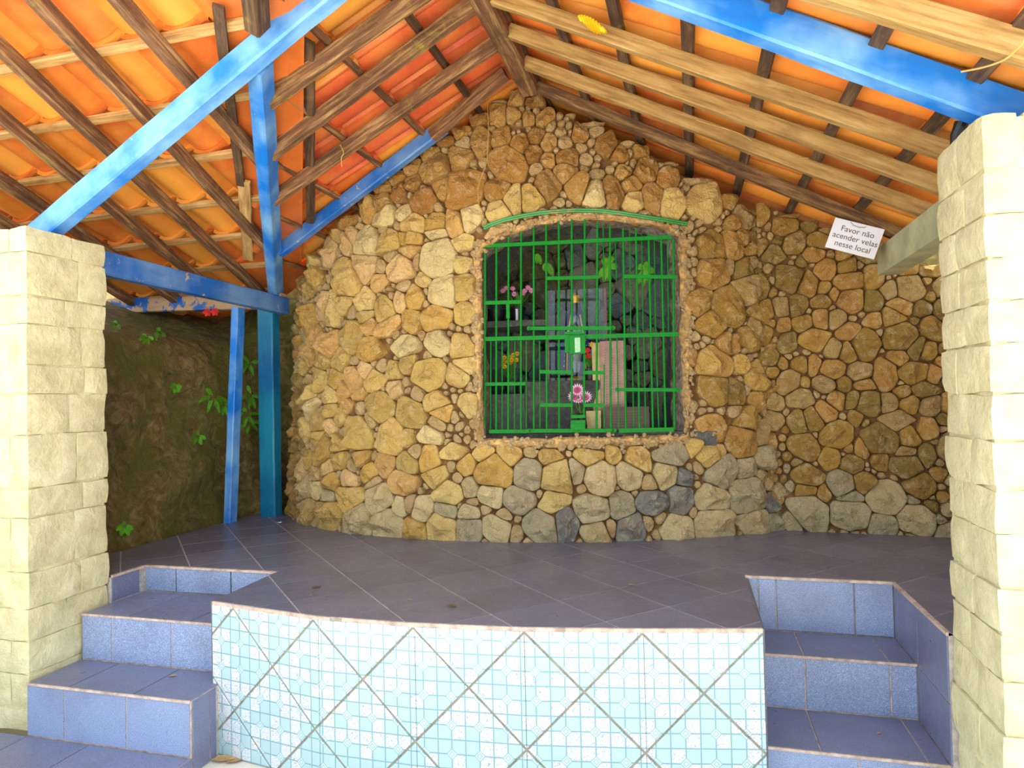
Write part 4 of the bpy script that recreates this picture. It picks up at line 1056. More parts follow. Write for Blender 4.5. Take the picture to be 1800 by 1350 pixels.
# ================================================================== GRILLE
g_l = at(850, 600, 1, 3.83); g_r = at(1190, 590, 1, 3.98)
gn = V((g_l.y - g_r.y, -(g_l.x - g_r.x), 0)).normalized()
if gn.y > 0: gn = -gn
gex = V((-gn.y, gn.x, 0))
if gex.x < 0: gex = -gex
gc = gn.dot(g_l)
def G(x, y, fwd=0.0): return onplane(x, y, gn, gc + fwd)
gsc = (G(1000, 600) - CAM).dot(FW) / FPX
groot = G(1020, 758); grille = empty('window_grille', groot); tag(grille, 'green painted iron bar grille with a lock closing the grotto opening', 'grille')
def gbar(x0, y0, x1, y1, r, fwd=0.0, name='bar'):
    a, b = G(x0, y0, fwd) - groot, G(x1, y1, fwd) - groot
    n = 7; pts = [a + (b - a) * (k / (n - 1)) for k in range(n)]
    return MB().tube(pts, r, 7).build(name, M['green'], grille, smooth=True, angle=0.9)
def z6(x): return 820 + x / 4.5
def y6(y): return 360 + y / 4.5
def y7(y): return 500 + y / 4.5
mains = [(148, 340, 145), (237, 268, 235), (333, 255, 330), (432, 205, 430), (532, 178, 533), (630, 155, 635), (730, 130, 733), (833, 118, 833), (935, 115, 930), (1035, 138, 1030), (1135, 163, 1142), (1238, 190, 1262), (1340, 190, 1368), (1440, 225, 1475), (1540, 268, 1575), (1635, 268, 1645)]
for k, (xt, yt, xb) in enumerate(mains):
    gbar(z6(xt), y6(yt), z6(xb), y7(1150 if k not in (7, 8) else 1030), 0.0068)
for (xt, yt, xb, yb) in ((1080, 160, 1088, 600), (1178, 285, 1186, 600), (1290, 195, 1300, 1005), (1385, 230, 1397, 1005), (1485, 270, 1495, 1005), (1590, 270, 1597, 1005)):
    gbar(z6(xt), y6(yt), z6(xb), y6(yb), 0.0036, -0.02)
for (xt, xb) in ((193, 190), (283, 283), (383, 380), (473, 473), (578, 582)):
    gbar(z6(xt), y6(1075), z6(xb), y7(1145), 0.0040, -0.012)
for (xt, yt, xb) in ((1090, 630, 1088), (1190, 420, 1205), (1310, 420, 1322), (1403, 420, 1418), (1497, 420, 1522)):
    gbar(z6(xt), y7(yt), z6(xb), y7(1145), 0.0040, -0.012)
def grail(x0, y0, x1, y1, h=0.022, d=0.010, fwd=0.008, round_end=False):
    a, b = G(x0, y0, fwd), G(x1, y1, fwd); x = (b - a).normalized(); z = V((0, 0, 1)); z = (z - x * z.dot(x)).normalized(); y = z.cross(x)
    m = Matrix((x, y, z)).transposed().to_4x4(); m.translation = (a + b) / 2 - groot; L = (b - a).length
    mb = MB().box((-L / 2, -d / 2, -h / 2), (L / 2, d / 2, h / 2), m)
    if round_end:
        for e in (-L / 2, L / 2): mb.tube([m @ V((e, -d / 2, 0)), m @ V((e, d / 2, 0))], h * 0.62, 12)
    return mb.build('rail', M['green'], grille)
grail(z6(115), y6(328), z6(1620), y6(256)); grail(z6(140), y6(1063), z6(1675), y6(1024), 0.024)
grail(z6(150), y6(777), z6(437), y6(768), 0.022); grail(z6(628), y6(583), z6(1045), y6(573), 0.020); grail(z6(1238), y6(567), z6(1662), y6(572), 0.021)
grail(z6(495), y6(978), z6(1160), y6(975), 0.021, 0.012, 0.016, True)
grail(z6(145), y7(789), z6(468), y7(785), 0.020); grail(z6(580), y7(691), z6(836), y7(695), 0.021); grail(z6(922), y7(697), z6(1092), y7(698), 0.021)
grail(z6(584), y7(954), z6(838), y7(955), 0.021); grail(z6(930), y7(955), z6(1092), y7(955), 0.021); grail(z6(1190), y7(831), z6(1680), y7(835), 0.020, 0.012, 0.01, True)
grail(z6(180), y7(1163), z6(482), y7(1162), 0.022); grail(z6(495), y7(1158), z6(1168), y7(1155), 0.022, 0.012, 0.010, True); grail(z6(1205), y7(1156), z6(1640), y7(1146), 0.024)
def gbox(x0, y0, x1, y1, d0, d1, name, mat):
    a = G(x0, y1); b = G(x1, y0); w = (b - a).dot(gex); h = b.z - a.z
    m = Matrix((gex, -gn, V((0, 0, 1)))).transposed().to_4x4(); m.translation = a - groot
    return MB().box((0, -d1, 0), (w, -d0, h), m).build(name, mat, grille)
gbox(z6(822), y7(408), z6(938), y7(552), 0.0, 0.035, 'lock_box', M['green']); gbox(z6(780), y7(410), z6(822), y7(540), -0.01, 0.012, 'lock_plate', M['green'])
gbox(z6(860), y7(425), z6(900), y7(540), 0.035, 0.040, 'key_plate', M['steel']); gbox(z6(778), y7(372), z6(935), y7(398), -0.005, 0.02, 'latch', M['green'])
for (ya, yb, d) in ((1030, 1058, 0.018), (1072, 1105, 0.022), (1100, 1150, 0.026)): gbox(z6(826), y7(ya), z6(940), y7(yb), -0.004, d, 'hinge_plate', M['green'])
gbox(z6(318), y6(785), z6(342), y6(900), -0.002, 0.014, 'latch', M['green'])
# green arch strip on the stones above the opening
arch = []
for x, y in ((853, 404), (880, 393), (910, 385), (950, 378), (1000, 374), (1050, 374), (1100, 380), (1150, 388), (1203, 397)):
    s, z = unproj(surf_main, x, y, PLEN)[:2]; p, n = surf_main(s, z); arch.append(tuple(p + n * 0.040))
arch = [V(p) for p in catmull(arch, 5)]
ao = MB()
for off in (V((0, 0, 0.005)), V((0, 0.004, -0.006))): ao.tube([p + off + V((0, 0, 0.0025 * noise.noise(p * 40))) for p in arch], 0.007, 6)
ao = ao.build('arch_bar', M['green_old'], smooth=True); tag(ao, 'flaking green iron strip curving over the top of the barred opening', 'iron strip')

# ================================================================== CAVE BEHIND THE GRILLE
def D(x, y, d): return onplane(x, y, gn, gc - d)          # a point d metres behind the grille
cave = MB()
r0 = ring3(0.055, 0.29, 0.03); r1 = ring3(0.16, 0.45, 0.05); r2 = ring3(0.22, 0.72, 0.06); r3 = ring3(0.10, 0.98, 0.06)
cave = loft([r0, r1, r2, r3]); nn = len(r3); cc = V((0, 0, 0))
for p in r3: cc += p
cave.v.append(cc / nn); k0 = 3 * nn
for k in range(nn): cave.f.append((k0 + k, k0 + (k + 1) % nn, len(cave.v) - 1))
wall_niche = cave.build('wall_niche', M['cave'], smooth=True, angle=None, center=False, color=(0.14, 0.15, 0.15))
tag(wall_niche, 'rocky grey cave wall inside the barred grotto opening', None, None, 'structure')
bo = D(800, 790, 0.86)
def surf_cave(s, z):
    p = bo + gex * s + V((0, 0, z)); u = (s - 0.85) / 1.0
    return p + gn * (0.10 * u * u + 0.06 * math.sin(z * 2.4 + 0.6)), gn
def top_cave(s): return 1.62 - 0.45 * ((s - 0.85) / 0.9) ** 2
rngc = random.Random(21)
cs_ = fill_seeds([], 1.75, top_cave, 0.10, 0.17, 400, rngc, 0.9); cs_ = fill_seeds(cs_, 1.75, top_cave, 0.04, 0.08, 500, rngc, 0.8)
CAVEC = [srgb(122, 138, 146), srgb(104, 120, 132), srgb(142, 150, 144), srgb(150, 148, 126), srgb(128, 128, 100), srgb(112, 124, 122)]
for (sd, poly), q in zip(zip(cs_, cells(cs_)), range(999)):
    if len(poly) < 3: continue
    if area(poly) < 0: poly = poly[::-1]
    r = stone_mesh(poly, surf_cave, 'stone', 1.0, 900 + q, 0.8)
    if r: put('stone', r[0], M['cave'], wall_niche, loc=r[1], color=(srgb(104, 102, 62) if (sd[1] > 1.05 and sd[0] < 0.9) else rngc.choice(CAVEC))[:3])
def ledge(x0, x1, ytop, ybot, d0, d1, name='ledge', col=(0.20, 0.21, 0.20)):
    """a rough stone shelf between two depths"""
    a = D(x0, ybot, d0); b = D(x1, ytop, d0); w = (b - a).dot(gex); h = b.z - a.z
    n = (10, 5, 5); mb = MB(); key = {}
    def vid(i, j, k):
        if (i, j, k) in key: return key[(i, j, k)]
        p = a + gex * (w * i / n[0]) - gn * ((d1 - d0) * j / n[1]) + V((0, 0, h * k / n[2]))
        p = p + V((noise.noise(p * 9), noise.noise(p * 9 + V((5, 0, 0))), 0.5 * noise.noise(p * 9 + V((0, 5, 0))) if k < n[2] else 0.0)) * 0.014
        key[(i, j, k)] = len(mb.v); mb.v.append(p); return key[(i, j, k)]
    for (ax, u, v) in ((0, 1, 2), (1, 2, 0), (2, 0, 1)):
        for side in (0, n[ax]):
            for i in range(n[u]):
                for j in range(n[v]):
                    q = []
                    for di, dj in ((0, 0), (1, 0), (1, 1), (0, 1)):
                        t = [0, 0, 0]; t[ax] = side; t[u] = i + di; t[v] = j + dj; q.append(vid(*t))
                    mb.f.append(tuple(q))
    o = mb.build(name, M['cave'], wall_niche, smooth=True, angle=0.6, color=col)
    bm = bmesh.new(); bm.from_mesh(o.data); bmesh.ops.recalc_face_normals(bm, faces=bm.faces); bm.to_mesh(o.data); bm.free()
    return b.z
Z_UP = ledge(800, 962, 561, 578, 0.42, 0.80)
Z_LOW = ledge(800, 925, 692, 760, 0.30, 0.62)
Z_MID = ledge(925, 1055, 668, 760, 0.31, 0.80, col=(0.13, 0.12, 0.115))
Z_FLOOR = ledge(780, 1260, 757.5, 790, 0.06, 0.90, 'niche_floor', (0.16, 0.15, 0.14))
def at_z(x, z, d):
    """point at depth d behind the grille, in the picture column x, at height z"""
    p = D(x, 600, d); return V((p.x, p.y, z))
FACE = math.atan2(gn.y, gn.x)       # direction towards the viewer's side
# ---- flowers and pots
def pot(name, base, r, h, mat, label, cat='flower pot'):
    e = empty(name, base); tag(e, label, cat)
    MB().lathe([(r * 0.72, 0), (r * 0.98, h * 0.86), (r * 1.1, h * 0.86), (r * 1.1, h), (r * 0.95, h), (r * 0.9, h * 0.92)], n=18).build('pot', mat, e, smooth=True, angle=0.5, center=False)
    return e
def leafy(parent, n, h, spread, rng, mat, z0, name='leaf'):
    for i in range(n):
        a = rng.uniform(0, 6.28); t = rng.uniform(0.3, 1.0); p0 = V((0, 0, z0)); p1 = V((math.cos(a) * spread * t, math.sin(a) * spread * t, z0 + h * rng.uniform(0.4, 1)))
        d = (p1 - p0).normalized(); s = d.cross(V((0, 0, 1))).normalized(); w = 0.012
        mb = MB(); m = p0 + (p1 - p0) * 0.62
        mb.add([p0, m + s * w, p1, m - s * w, m + V((0, 0, 0.006))], [(0, 1, 4), (1, 2, 4), (2, 3, 4), (3, 0, 4)]); mb.build(name, mat, parent)
def bloom(parent, c, r, mat, rng, petals=8, core=None, facing=None, name='flower', layers=2):
    """an open flower with separate petals turned to the front"""
    n = (facing or (gn + V((rng.uniform(-0.4, 0.4), 0, rng.uniform(0.0, 0.6))))).normalized(); x, y, z = basis(n)
    mb = MB()
    for L in range(layers):
        rr = r * (1 - 0.38 * L); lift = 0.35 * r * L
        for k in range(petals):
            t = 6.283 * (k + 0.5 * L) / petals; d = y * math.cos(t) + z * math.sin(t); e = n.cross(d)
            w = rr * 2.2 / petals
            mb.add([c + n * lift * 0.6, c + d * rr * 0.6 + e * w + n * (lift + 0.10 * r), c + d * rr + n * (lift + 0.30 * r), c + d * rr * 0.6 - e * w + n * (lift + 0.10 * r)], [(0, 1, 2, 3)])
    o = mb.build(name, mat, parent)
    if core is not None: MB().lathe([(r * 0.05, -r * 0.1), (r * 0.26, 0), (r * 0.2, r * 0.14), (r * 0.04, r * 0.2)], (c + n * r * 0.25) - o.location, 10, Matrix((y, z, n)).transposed()).build('flower_centre', core, o, smooth=True)
    return o
rf = random.Random(3)
b0 = at_z(911, Z_UP, 0.55); fp = pot('flower_pot', b0, 0.052, 0.10, M['black'], 'black pot of pink roses on the upper stone shelf')
MB().box((-0.006, -0.058, 0.01), (0.010, -0.052, 0.085), Matrix.Rotation(0.12, 4, 'Z')).build('price_strip', M['paper'], fp)
leafy(fp, 16, 0.12, 0.10, rf, M['leaf'], 0.09)
for x, y in ((884, 512), (890, 507), (901, 508), (904, 517), (922, 512), (928, 506), (934, 511), (918, 516)):
    p = D(x, y, 0.52); MB().tube([V((0, 0, 0.09)), (p - b0) * 0.6 + V((0, 0, 0.03)), p - b0], 0.0018, 5).build('stem', M['leaf'], fp); bloom(fp, p - b0, 0.021, M['pink'], rf, 7, layers=3)
b0 = at_z(872, Z_UP, 0.58); e = pot('planter', b0, 0.075, 0.095, M['black'], 'dark empty planter at the end of the upper stone shelf', 'planter')
b0 = at_z(897, Z_LOW, 0.40); fp = pot('flower_pot', b0, 0.050, 0.085, M['black'], 'black pot of yellow daisies on the lower stone shelf')
leafy(fp, 14, 0.13, 0.07, rf, M['leaf'], 0.08)
for x, y in ((887, 629), (886, 637), (887, 645), (897, 628), (900, 633), (898, 638), (903, 624), (909, 622), (908, 633), (893, 636)):
    p = D(x, y, 0.38); MB().tube([V((0, 0, 0.08)), (p - b0) * 0.6, p - b0], 0.0016, 5).build('stem', M['leaf'], fp); bloom(fp, p - b0, 0.018, M['yellow'], rf, 10, M['skin'], layers=2)
b0 = at_z(1036, Z_MID, 0.375); fp = pot('flower_pot', b0, 0.042, 0.075, M['black'], 'black pot of red roses beside the glass case')
leafy(fp, 14, 0.12, 0.06, rf, M['leaf'], 0.07)
for x, y, mt in ((1033, 616, 'red'), (1034, 626, 'red'), (1044, 612, 'red'), (1041, 606, 'yellow')):
    p = D(x, y, 0.36); MB().tube([V((0, 0, 0.07)), (p - b0) * 0.6, p - b0], 0.0016, 5).build('stem', M['leaf'], fp); bloom(fp, p - b0, 0.021, M[mt], rf, 7, layers=3)
b0 = at_z(1019, Z_FLOOR, 0.16); fp = empty('vase', b0); tag(fp, 'small vase of pink and white daisies behind the lower hinge plates', 'vase')
MB().lathe([(0.022, 0), (0.034, 0.03), (0.03, 0.07), (0.018, 0.10), (0.024, 0.115)], n=14).build('vase_body', M['black'], fp, smooth=True, center=False)
for x, y in ((1015, 686), (1017, 700), (1029, 699), (1010, 698)):
    p = D(x, y, 0.15); MB().tube([V((0, 0, 0.11)), (p - b0) * 0.7, p - b0], 0.003, 5).build('stem', M['leaf'], fp)
    o = bloom(fp, p - b0, 0.044, M['white_petal'], rf, 16, None, gn + V((0, 0, 0.5)), layers=1)
    o2 = bloom(o, p - b0 - o.location + gn * 0.006, 0.030, M['magenta'], rf, 14, M['leaf'], gn + V((0, 0, 0.5)), 'inner_petals', 1)
# ---- statue in its glass case
sb_ = at_z(1013, Z_MID, 0.58); statue = empty('statue', sb_, FACE + math.pi / 2); tag(statue, 'crowned robed figure in a navy cloak with gold trim inside the glass case', 'statue')
SH = (D(1013, 516, 0.58).z - Z_MID)
MB().lathe([(0.07, 0), (0.075, 0.02), (0.06, 0.035), (0.05, 0.04)], n=20).build('base', M['gold'], statue, smooth=True, center=False)
k = SH / 0.5
def flat_lathe(prof, sx, sy, n=24):
    mb = MB()
    for r, z in prof:
        for q in range(n): t = 6.283 * q / n; mb.v.append(V((r * sx * math.cos(t) * (1 + 0.05 * math.cos(6 * t)), r * sy * math.sin(t), z * k)))
    for i in range(len(prof) - 1):
        for q in range(n): mb.f.append((i * n + q, i * n + (q + 1) % n, (i + 1) * n + (q + 1) % n, (i + 1) * n + q))
    mb.f.append(tuple((len(prof) - 1) * n + q for q in range(n))); return mb
flat_lathe([(0.13, 0.04), (0.125, 0.12), (0.105, 0.22), (0.075, 0.32), (0.05, 0.385), (0.036, 0.41), (0.034, 0.44), (0.012, 0.455)], 1.0, 0.55).build('cloak', M['navy'], statue, smooth=True, center=False, angle=None)
flat_lathe([(0.05, 0.05), (0.055, 0.15), (0.05, 0.26), (0.036, 0.34), (0.02, 0.375)], 1.0, 1.5).build('robe', M['robe'], statue, smooth=True, center=False, angle=None)
MB().lathe([(0.006, 0.375 * k), (0.022, 0.39 * k), (0.027, 0.415 * k), (0.022, 0.44 * k), (0.006, 0.452 * k)], (0, -0.012, 0), 14).build('head', M['skin'], statue, smooth=True, center=False)
MB().lathe([(0.026, 0.445 * k), (0.033, 0.468 * k), (0.030, 0.485 * k), (0.016, 0.497 * k), (0.004, 0.507 * k)], (0, -0.008, 0), 14).build('crown', M['gold'], statue, smooth=True, center=False)
for sg in (-1, 1):
    MB().tube([V((sg * 0.030, -0.045, 0.375 * k)), V((sg * 0.048, -0.062, 0.28 * k)), V((sg * 0.060, -0.075, 0.16 * k)), V((sg * 0.066, -0.078, 0.05 * k))], 0.005, 6).build('gold_trim', M['gold'], statue, smooth=True)
for q in range(10):
    for sg in (-1, 1):
        z = 0.06 + 0.028 * q; w = 0.088 - 0.14 * (z - 0.06); MB().lathe([(0.001, -0.004), (0.005, 0), (0.001, 0.004)], (sg * w, -0.062 + 0.06 * (z - 0.06), z * k), 6).build('bead', M['white_petal'], statue)
hands = MB().tube([V((-0.018, -0.07, 0.30 * k)), V((0, -0.085, 0.325 * k)), V((0.018, -0.07, 0.30 * k))], [0.009, 0.011, 0.009], 8).build('hands', M['skin'], statue, smooth=True)
gA = D(964, 668, 0.44); gcs = empty('glass_case', V((gA.x, gA.y, Z_MID))); tag(gcs, 'tall glass case with a brown wooden edge standing on the middle stone', 'glass case')
gw = (D(1068, 668, 0.44) - gA).dot(gex); gh = D(964, 511, 0.44).z - Z_MID
gm = Matrix((gex, -gn, V((0, 0, 1)))).transposed().to_4x4()
MB().box((0.008, 0.0, 0.006), (gw - 0.008, 0.004, gh), gm).build('front_pane', M['glass'], gcs)
MB().box((0.004, 0.006, 0.006), (0.008, 0.24, gh), gm).build('side_pane', M['glass'], gcs); MB().box((gw - 0.008, 0.006, 0.006), (gw - 0.004, 0.24, gh), gm).build('side_pane', M['glass'], gcs)
for xx in (-0.006, gw - 0.008): MB().box((xx, -0.006, 0), (xx + 0.014, 0.012, gh), gm).build('frame_post', M['frame'], gcs)
MB().box((-0.006, -0.006, 0), (gw + 0.006, 0.25, 0.006), gm).build('case_floor', M['frame'], gcs)
# ---- boards, plaque and block on the niche floor
def slab(name, x0, x1, y0, y1, d, th, mat, label, cat, tilt=0.0):
    a = D(x0, y1, d); b = D(x1, y0, d); w = (b - a).dot(gex); h = b.z - a.z
    e = empty(name, a); tag(e, label, cat); m = gm @ Matrix.Rotation(-tilt, 4, 'X')
    MB().box((0, 0, 0), (w, th, h), m).build('panel', mat, e); return e, m, w, h
e, m, w, h = slab('carved_board', 1058, 1098, 598, 757, 0.30, 0.025, M['plank'], 'tall mauve wooden board with carved chevrons standing in the niche', 'board', 0.03)
for i in range(22):
    for q in range(3):
        z = 0.16 + (h - 0.2) * i / 22; x = w * (0.22 + 0.27 * q)
        MB().box((-0.006, -0.002, -0.0015), (0.006, 0, 0.0015), m @ Matrix.Translation((x, 0, z)) @ Matrix.Rotation(0.6 if q % 2 else -0.6, 4, 'Y')).build('chevron', M['frame'], e)
MB().box((-0.05, 0.004, 0), (-0.002, 0.03, h - 0.01), m).build('side_strip', M['block'], e)
e, m, w, h = slab('plaque', 1061, 1141, 714, 757, 0.20, 0.02, M['bronze'], 'low dark bronze plaque leaning at the foot of the carved board', 'plaque', 0.15)
for i in range(6): MB().box((w * 0.10, -0.0015, h * (0.18 + 0.12 * i)), (w * random.uniform(0.75, 0.92), 0, h * (0.18 + 0.12 * i) + 0.004), m).build('raised_line', M['frame'], e)
e, m, w, h = slab('stone_block', 1031, 1056, 722, 757, 0.18, 0.06, M['block'], 'small beige stone block beside the plaque', 'block', 0.05)

# ---- ferns
def fern(name, base, tips, label, group=None, mat='fern', wl=0.03):
    e = empty(name, base); tag(e, label, 'fern', group)
    for tp in tips:
        p1 = V(tp) - V(base); mid = p1 * 0.55 + V((0, 0, 0.22 * p1.length)); n = 12
        pts = [mid * (2 * t * (1 - t)) + p1 * (t * t) for t in [k / n for k in range(n + 1)]]
        mb = MB().tube(pts, 0.0014, 4)
        toward = (CAM - V(base)).normalized()
        for k in range(1, n + 1):
            d = (pts[k] - pts[k - 1]).normalized(); s = d.cross(toward)
            if s.length < 0.1: s = d.cross(V((0, 0, 1)))
            s.normalize(); L = wl * math.sin(math.pi * (0.12 + 0.86 * k / (n + 1))) + 0.004
            for sg in (-1, 1):
                q = pts[k]; tip = q + (s * sg + d * 0.5) * L + toward * (0.15 * L); w = d * ((pts[k] - pts[k - 1]).length * 0.30)
                mb.add([q - w, q + w, tip, q + (s * sg) * L * 0.5 - w * 0.8 + toward * 0.003], [(0, 1, 2, 3)])
        mb.build('frond', M[mat], e)
    return e
def cv(x, y, d=0.72): return D(x, y, d)
fern('fern', cv(1066, 470), [cv(1053, 488), cv(1062, 494), cv(1072, 492), cv(1084, 470), cv(1078, 452), cv(1060, 455)], 'bright fern growing on the cave rock above the glass case', wl=0.022)
fern('fern', cv(1132, 475), [cv(1122, 498), cv(1130, 502), cv(1142, 496), cv(1150, 478), cv(1140, 462), cv(1122, 468)], 'bright fern by the cave side below the short upper bar', wl=0.022)
fern('fern', cv(943, 446), [cv(951, 464), cv(944, 462)], 'small fern sprig high on the mossy cave boulder', wl=0.018)
fern('fern', cv(960, 462), [cv(972, 486), cv(958, 476)], 'hanging fern tip on the mossy cave boulder', wl=0.022)
def bk_pt(x, y):
    """point on the earth bank, found by walking along the view ray"""
    r = ray(x, y); o = bpy.data.objects['hillside']
    hit, loc, n, i = o.ray_cast(CAM, r)
    return loc + n * 0.01 if hit else at(x, y, 0, -2.4)
bpy.context.view_layer.update()
FERNL = {0: 'largest bright fern on the bank, just outside the slim blue post', 1: 'topmost fern on the bank between the two blue posts', 2: 'second fern down on the bank between the two blue posts',
         3: 'third fern down on the bank between the two blue posts', 4: 'lowest fern on the bank between the two blue posts', 5: 'single small fern low on the bank below the large fern', 8: 'fern half hidden behind the slim blue post'}
for i, (x, y, sz) in enumerate(((376, 700, 26), (438, 640, 20), (442, 695, 22), (436, 730, 20), (441, 745, 18), (350, 768, 12), (258, 592, 12), (282, 585, 12), (395, 712, 16), (310, 680, 9), (221, 925, 14), (205, 570, 10))):
    b = bk_pt(x, y); rr = random.Random(i)
    fern('fern', b, [bk_pt(x + sz * math.cos(a), y + sz * 0.9 * math.sin(a)) + V((0.03, -0.03, -0.01)) for a in [rr.uniform(-0.4, 0.3) + 1.05 * q for q in range(5)]], FERNL.get(i, 'tiny green fern tuft on the open mossy bank beside the pillar'), 'ferns on the earth bank', 'fern', 0.014)
# roots on the bank
for pts, r in (([(205, 712), (225, 722), (240, 738), (246, 760), (242, 790), (249, 806)], 0.009), ([(258, 733), (300, 705), (340, 680), (400, 668), (440, 655)], 0.003), ([(340, 620), (330, 640), (350, 690), (372, 735), (392, 760)], 0.003), ([(242, 790), (236, 800), (230, 812)], 0.006)):
    q = [bk_pt(*p) + V((0.006, -0.006, 0)) for p in pts]; q = [V(t) for t in catmull([tuple(t) for t in q], 4)]
    o = MB().tube(q, [r * (1 - 0.5 * k / len(q)) for k in range(len(q))], 6).build('root', M['root'], smooth=True)
    tag(o, 'bare brown root creeping over the mossy earth bank' if r > 0.005 else 'thin dry rootlet trailing over the mossy earth bank', 'root', 'roots on the earth bank')

# ================================================================== NOTICE
YS = 3.80
cn = [at(x, y, 1, YS) for x, y in ((1467, 382), (1550, 402), (1538, 457), (1455, 435))]
ctr = (cn[0] + cn[1] + cn[2] + cn[3]) / 4; ux = (cn[1] - cn[0] + cn[2] - cn[3]).normalized(); uz = (cn[0] - cn[3] + cn[1] - cn[2]); uz = (uz - ux * uz.dot(ux)).normalized(); uy = uz.cross(ux)
sgn_m = Matrix((ux, uy, uz)).transposed().to_4x4(); sgn_m.translation = ctr
W2, H2 = 0.122, 0.080
notice = empty('paper_notice', ctr); notice.matrix_world = sgn_m; tag(notice, 'white laminated paper notice asking not to light candles, hung from a rafter', 'sign')
MB().box((-W2, -0.001, -H2), (W2, 0.001, H2)).build('sheet', M['paper'], notice, center=False)
for i, line in enumerate(('Favor não', 'acender velas', 'nesse local')):
    cu = bpy.data.curves.new('text', 'FONT'); cu.body = line; cu.size = 0.041; cu.align_x = 'CENTER'; cu.extrude = 0.0004
    to = bpy.data.objects.new('text_tmp', cu); COL.objects.link(to); bpy.context.view_layer.update()
    me = bpy.data.meshes.new_from_object(to.evaluated_get(bpy.context.evaluated_depsgraph_get())); bpy.data.objects.remove(to)
    me.materials.clear()
    put('lettering', me, M['ink'], notice, mw=Matrix.Translation((0.004, -0.0016, 0.022 - 0.040 * i)) @ Matrix.Rotation(math.pi / 2, 4, 'X'))
MB().tube([V((-0.045, -0.003, 0.076)), V((-0.03, -0.005, 0.063)), V((0.0, -0.005, 0.058)), V((0.028, -0.005, 0.064)), V((0.042, 0.004, 0.085)), V((0.0, 0.006, 0.11))], 0.0012, 5).build('string', M['black'], notice, smooth=True)

# ================================================================== SMALL LOOSE THINGS
def dry_leaf(p, L, rz, label, group, mat='dry_leaf'):
    n = 6; mb = MB()
    for k in range(n + 1):
        t = k / n; w = 0.26 * L * math.sin(math.pi * min(1, t * 0.97 + 0.015)); z = 0.002 + 0.16 * L * (t - 0.5) ** 2
        mb.v += [V((L * (t - 0.5), -w, z + w * 0.35)), V((L * (t - 0.5), 0, z)), V((L * (t - 0.5), w, z + w * 0.35))]
    for k in range(n):
        for q in (0, 1): mb.f.append((3 * k + q, 3 * k + 3 + q, 3 * k + 4 + q, 3 * k + 1 + q))
    mb.tube([V((L * 0.5, 0, 0.004)), V((L * 0.62, 0, 0.002))], 0.001, 4)
    m = Matrix.Rotation(rz, 4, 'Z'); mb.v = [m @ v for v in mb.v]
    o = put('dry_leaf', mesh('dry_leaf', mb.v, mb.f, True), M[mat], loc=p); tag(o, label, 'leaf', group); return o
for i, (x, y, L) in enumerate(((1110, 1029, 0.03), (1064, 1001, 0.018), (388, 944, 0.03), (1545, 951, 0.03), (1588, 1003, 0.018), (652, 962, 0.022), (604, 947, 0.02), (1430, 945, 0.02), (555, 1033, 0.045), (795, 1066, 0.05), (880, 969, 0.02), (1340, 950, 0.016), (545, 1047, 0.02), (720, 1055, 0.018))):
    dry_leaf(at(x, y, 2, 0.002), L, i * 1.7, 'tiny dry leaf lying on the slate blue deck tiles', 'dry leaves on the deck', 'root' if i in (8, 9, 10) else 'dry_leaf')
dry_leaf(at(303, 1189, 2, -0.343), 0.035, 0.5, 'curled dry leaf on the second blue step', None)
for i, (x, y, L) in enumerate(((392, 1337, 0.10), (415, 1338, 0.08))):
    dry_leaf(at(x, y, 2, GZ + 0.002), L, 0.3 + 0.5 * i, 'long pale dry leaf on the ground by the white tiled wall', 'long dry leaves on the ground')
dry_leaf(at(1545, 1290, 2, -0.452), 0.02, 0.5, 'tiny dry leaf on the blue step by the pillar', None)
# red blossoms caught under the eave beam
for i, (x, y) in enumerate(((365, 549), (378, 548))):
    p = at(x, y, 1, 4.32); e = empty('red_blossom', p); tag(e, 'wilted red blossom caught under the half bare eave beam', 'flower', 'red blossoms under the eave beam'); bloom(e, V((0, 0, 0)), 0.035, M['red'], rf, 6, layers=2, facing=V((0.3, -1, -0.2)), name='petals')
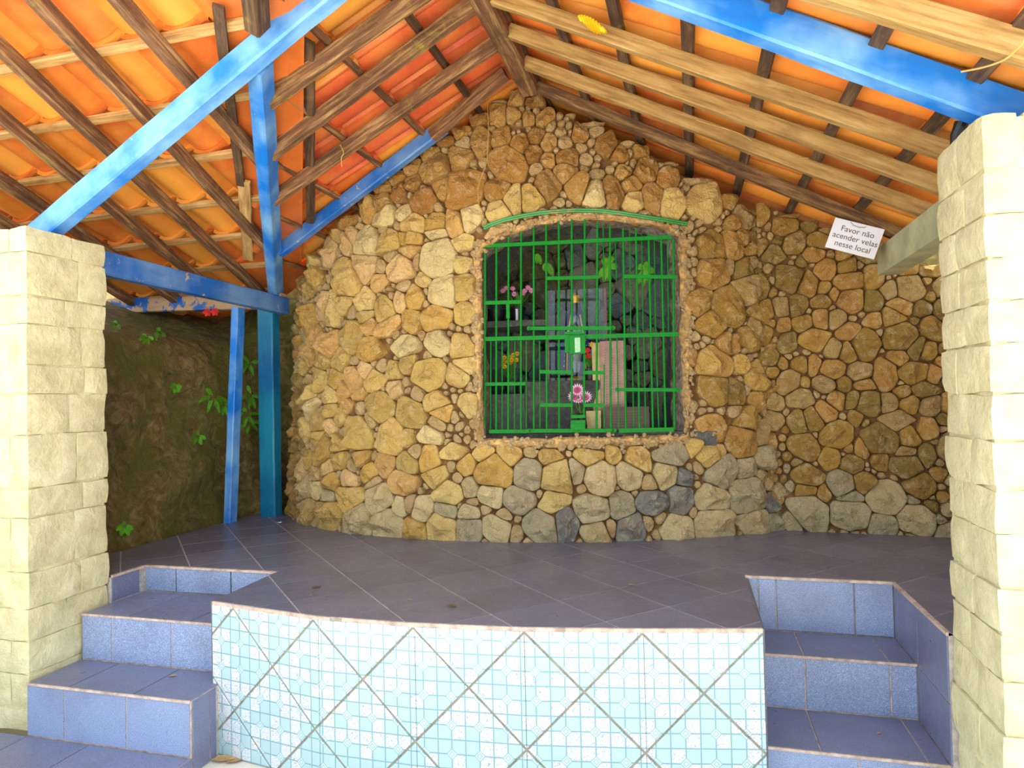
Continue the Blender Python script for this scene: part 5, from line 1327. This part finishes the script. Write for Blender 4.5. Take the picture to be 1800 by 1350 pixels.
# twine and straw
def strand(name, pts, r, label, cat, mat='twine'):
    q = [V(t) for t in catmull([tuple(p) for p in pts], 5)]
    o = MB().tube(q, r, 5).build(name, M[mat], smooth=True); tag(o, label, cat); return o
vine = []
for x, y in ((866, 156), (862, 190), (863, 232), (860, 290), (850, 320), (845, 345), (849, 378), (853, 394)):
    s, z = unproj(surf_main, x, y, PLEN)[:2]; p, n = surf_main(s, z); vine.append(p + n * 0.062)
strand('dry_vine', vine, 0.0022, 'thin dry vine hanging down the stones above the grille', 'vine')
strand('twine', [on_A(598, 255, -0.05), on_A(604, 268, -0.06), on_A(600, 278, -0.07), on_A(601, 293, -0.09)], 0.0025, 'knotted twine hanging from the middle rafter', 'twine')
strand('straw', [onplane(x, y, (SA, 0, 1), ZR - 0.05) for x, y in ((1690, 126), (1730, 118), (1765, 105), (1788, 85), (1800, 72))], 0.003, 'pale straw dangling below the roof above the blue beam', 'straw')
strand('twine', [onplane(x, y, (SA, 0, 1), ZR + 0.02) for x, y in ((1220, 210), (1260, 222), (1300, 235), (1340, 258), (1380, 276), (1421, 278))], 0.0018, 'loose pale wire running along the clay tiles', 'wire')
# comb shaped yellow wasp nest on the long rafter
wn_ = MB()
for i in range(9):
    t = i / 8; f = lambda x, y: onplane(x, y, (SA, 0, 1), ZR - 0.043)
    c0 = (1017 + 40 * t, 27 + 20 * t * t); L = 10 + 14 * math.sin(math.pi * t)
    wn_.tube([f(c0[0], c0[1]), f(c0[0] + 5, c0[1] + L * 0.5) - V((0, 0, 0.006)), f(c0[0] + 8, c0[1] + L)], [0.006, 0.009, 0.006], 7)
o = wn_.build('wasp_nest', M['yellow'], smooth=True); tag(o, 'ribbed yellow mud wasp nest stuck to a pale rafter', 'wasp nest')
pe = MB().tube([V((1.84, 2.50, 1.60)), V((1.84, 2.50, 1.66)), V((1.85, 2.49, 1.70))], 0.022, 10).build('pipe_end', M['black'], smooth=True); tag(pe, 'black pipe end on the pillar top under the roof', 'pipe')
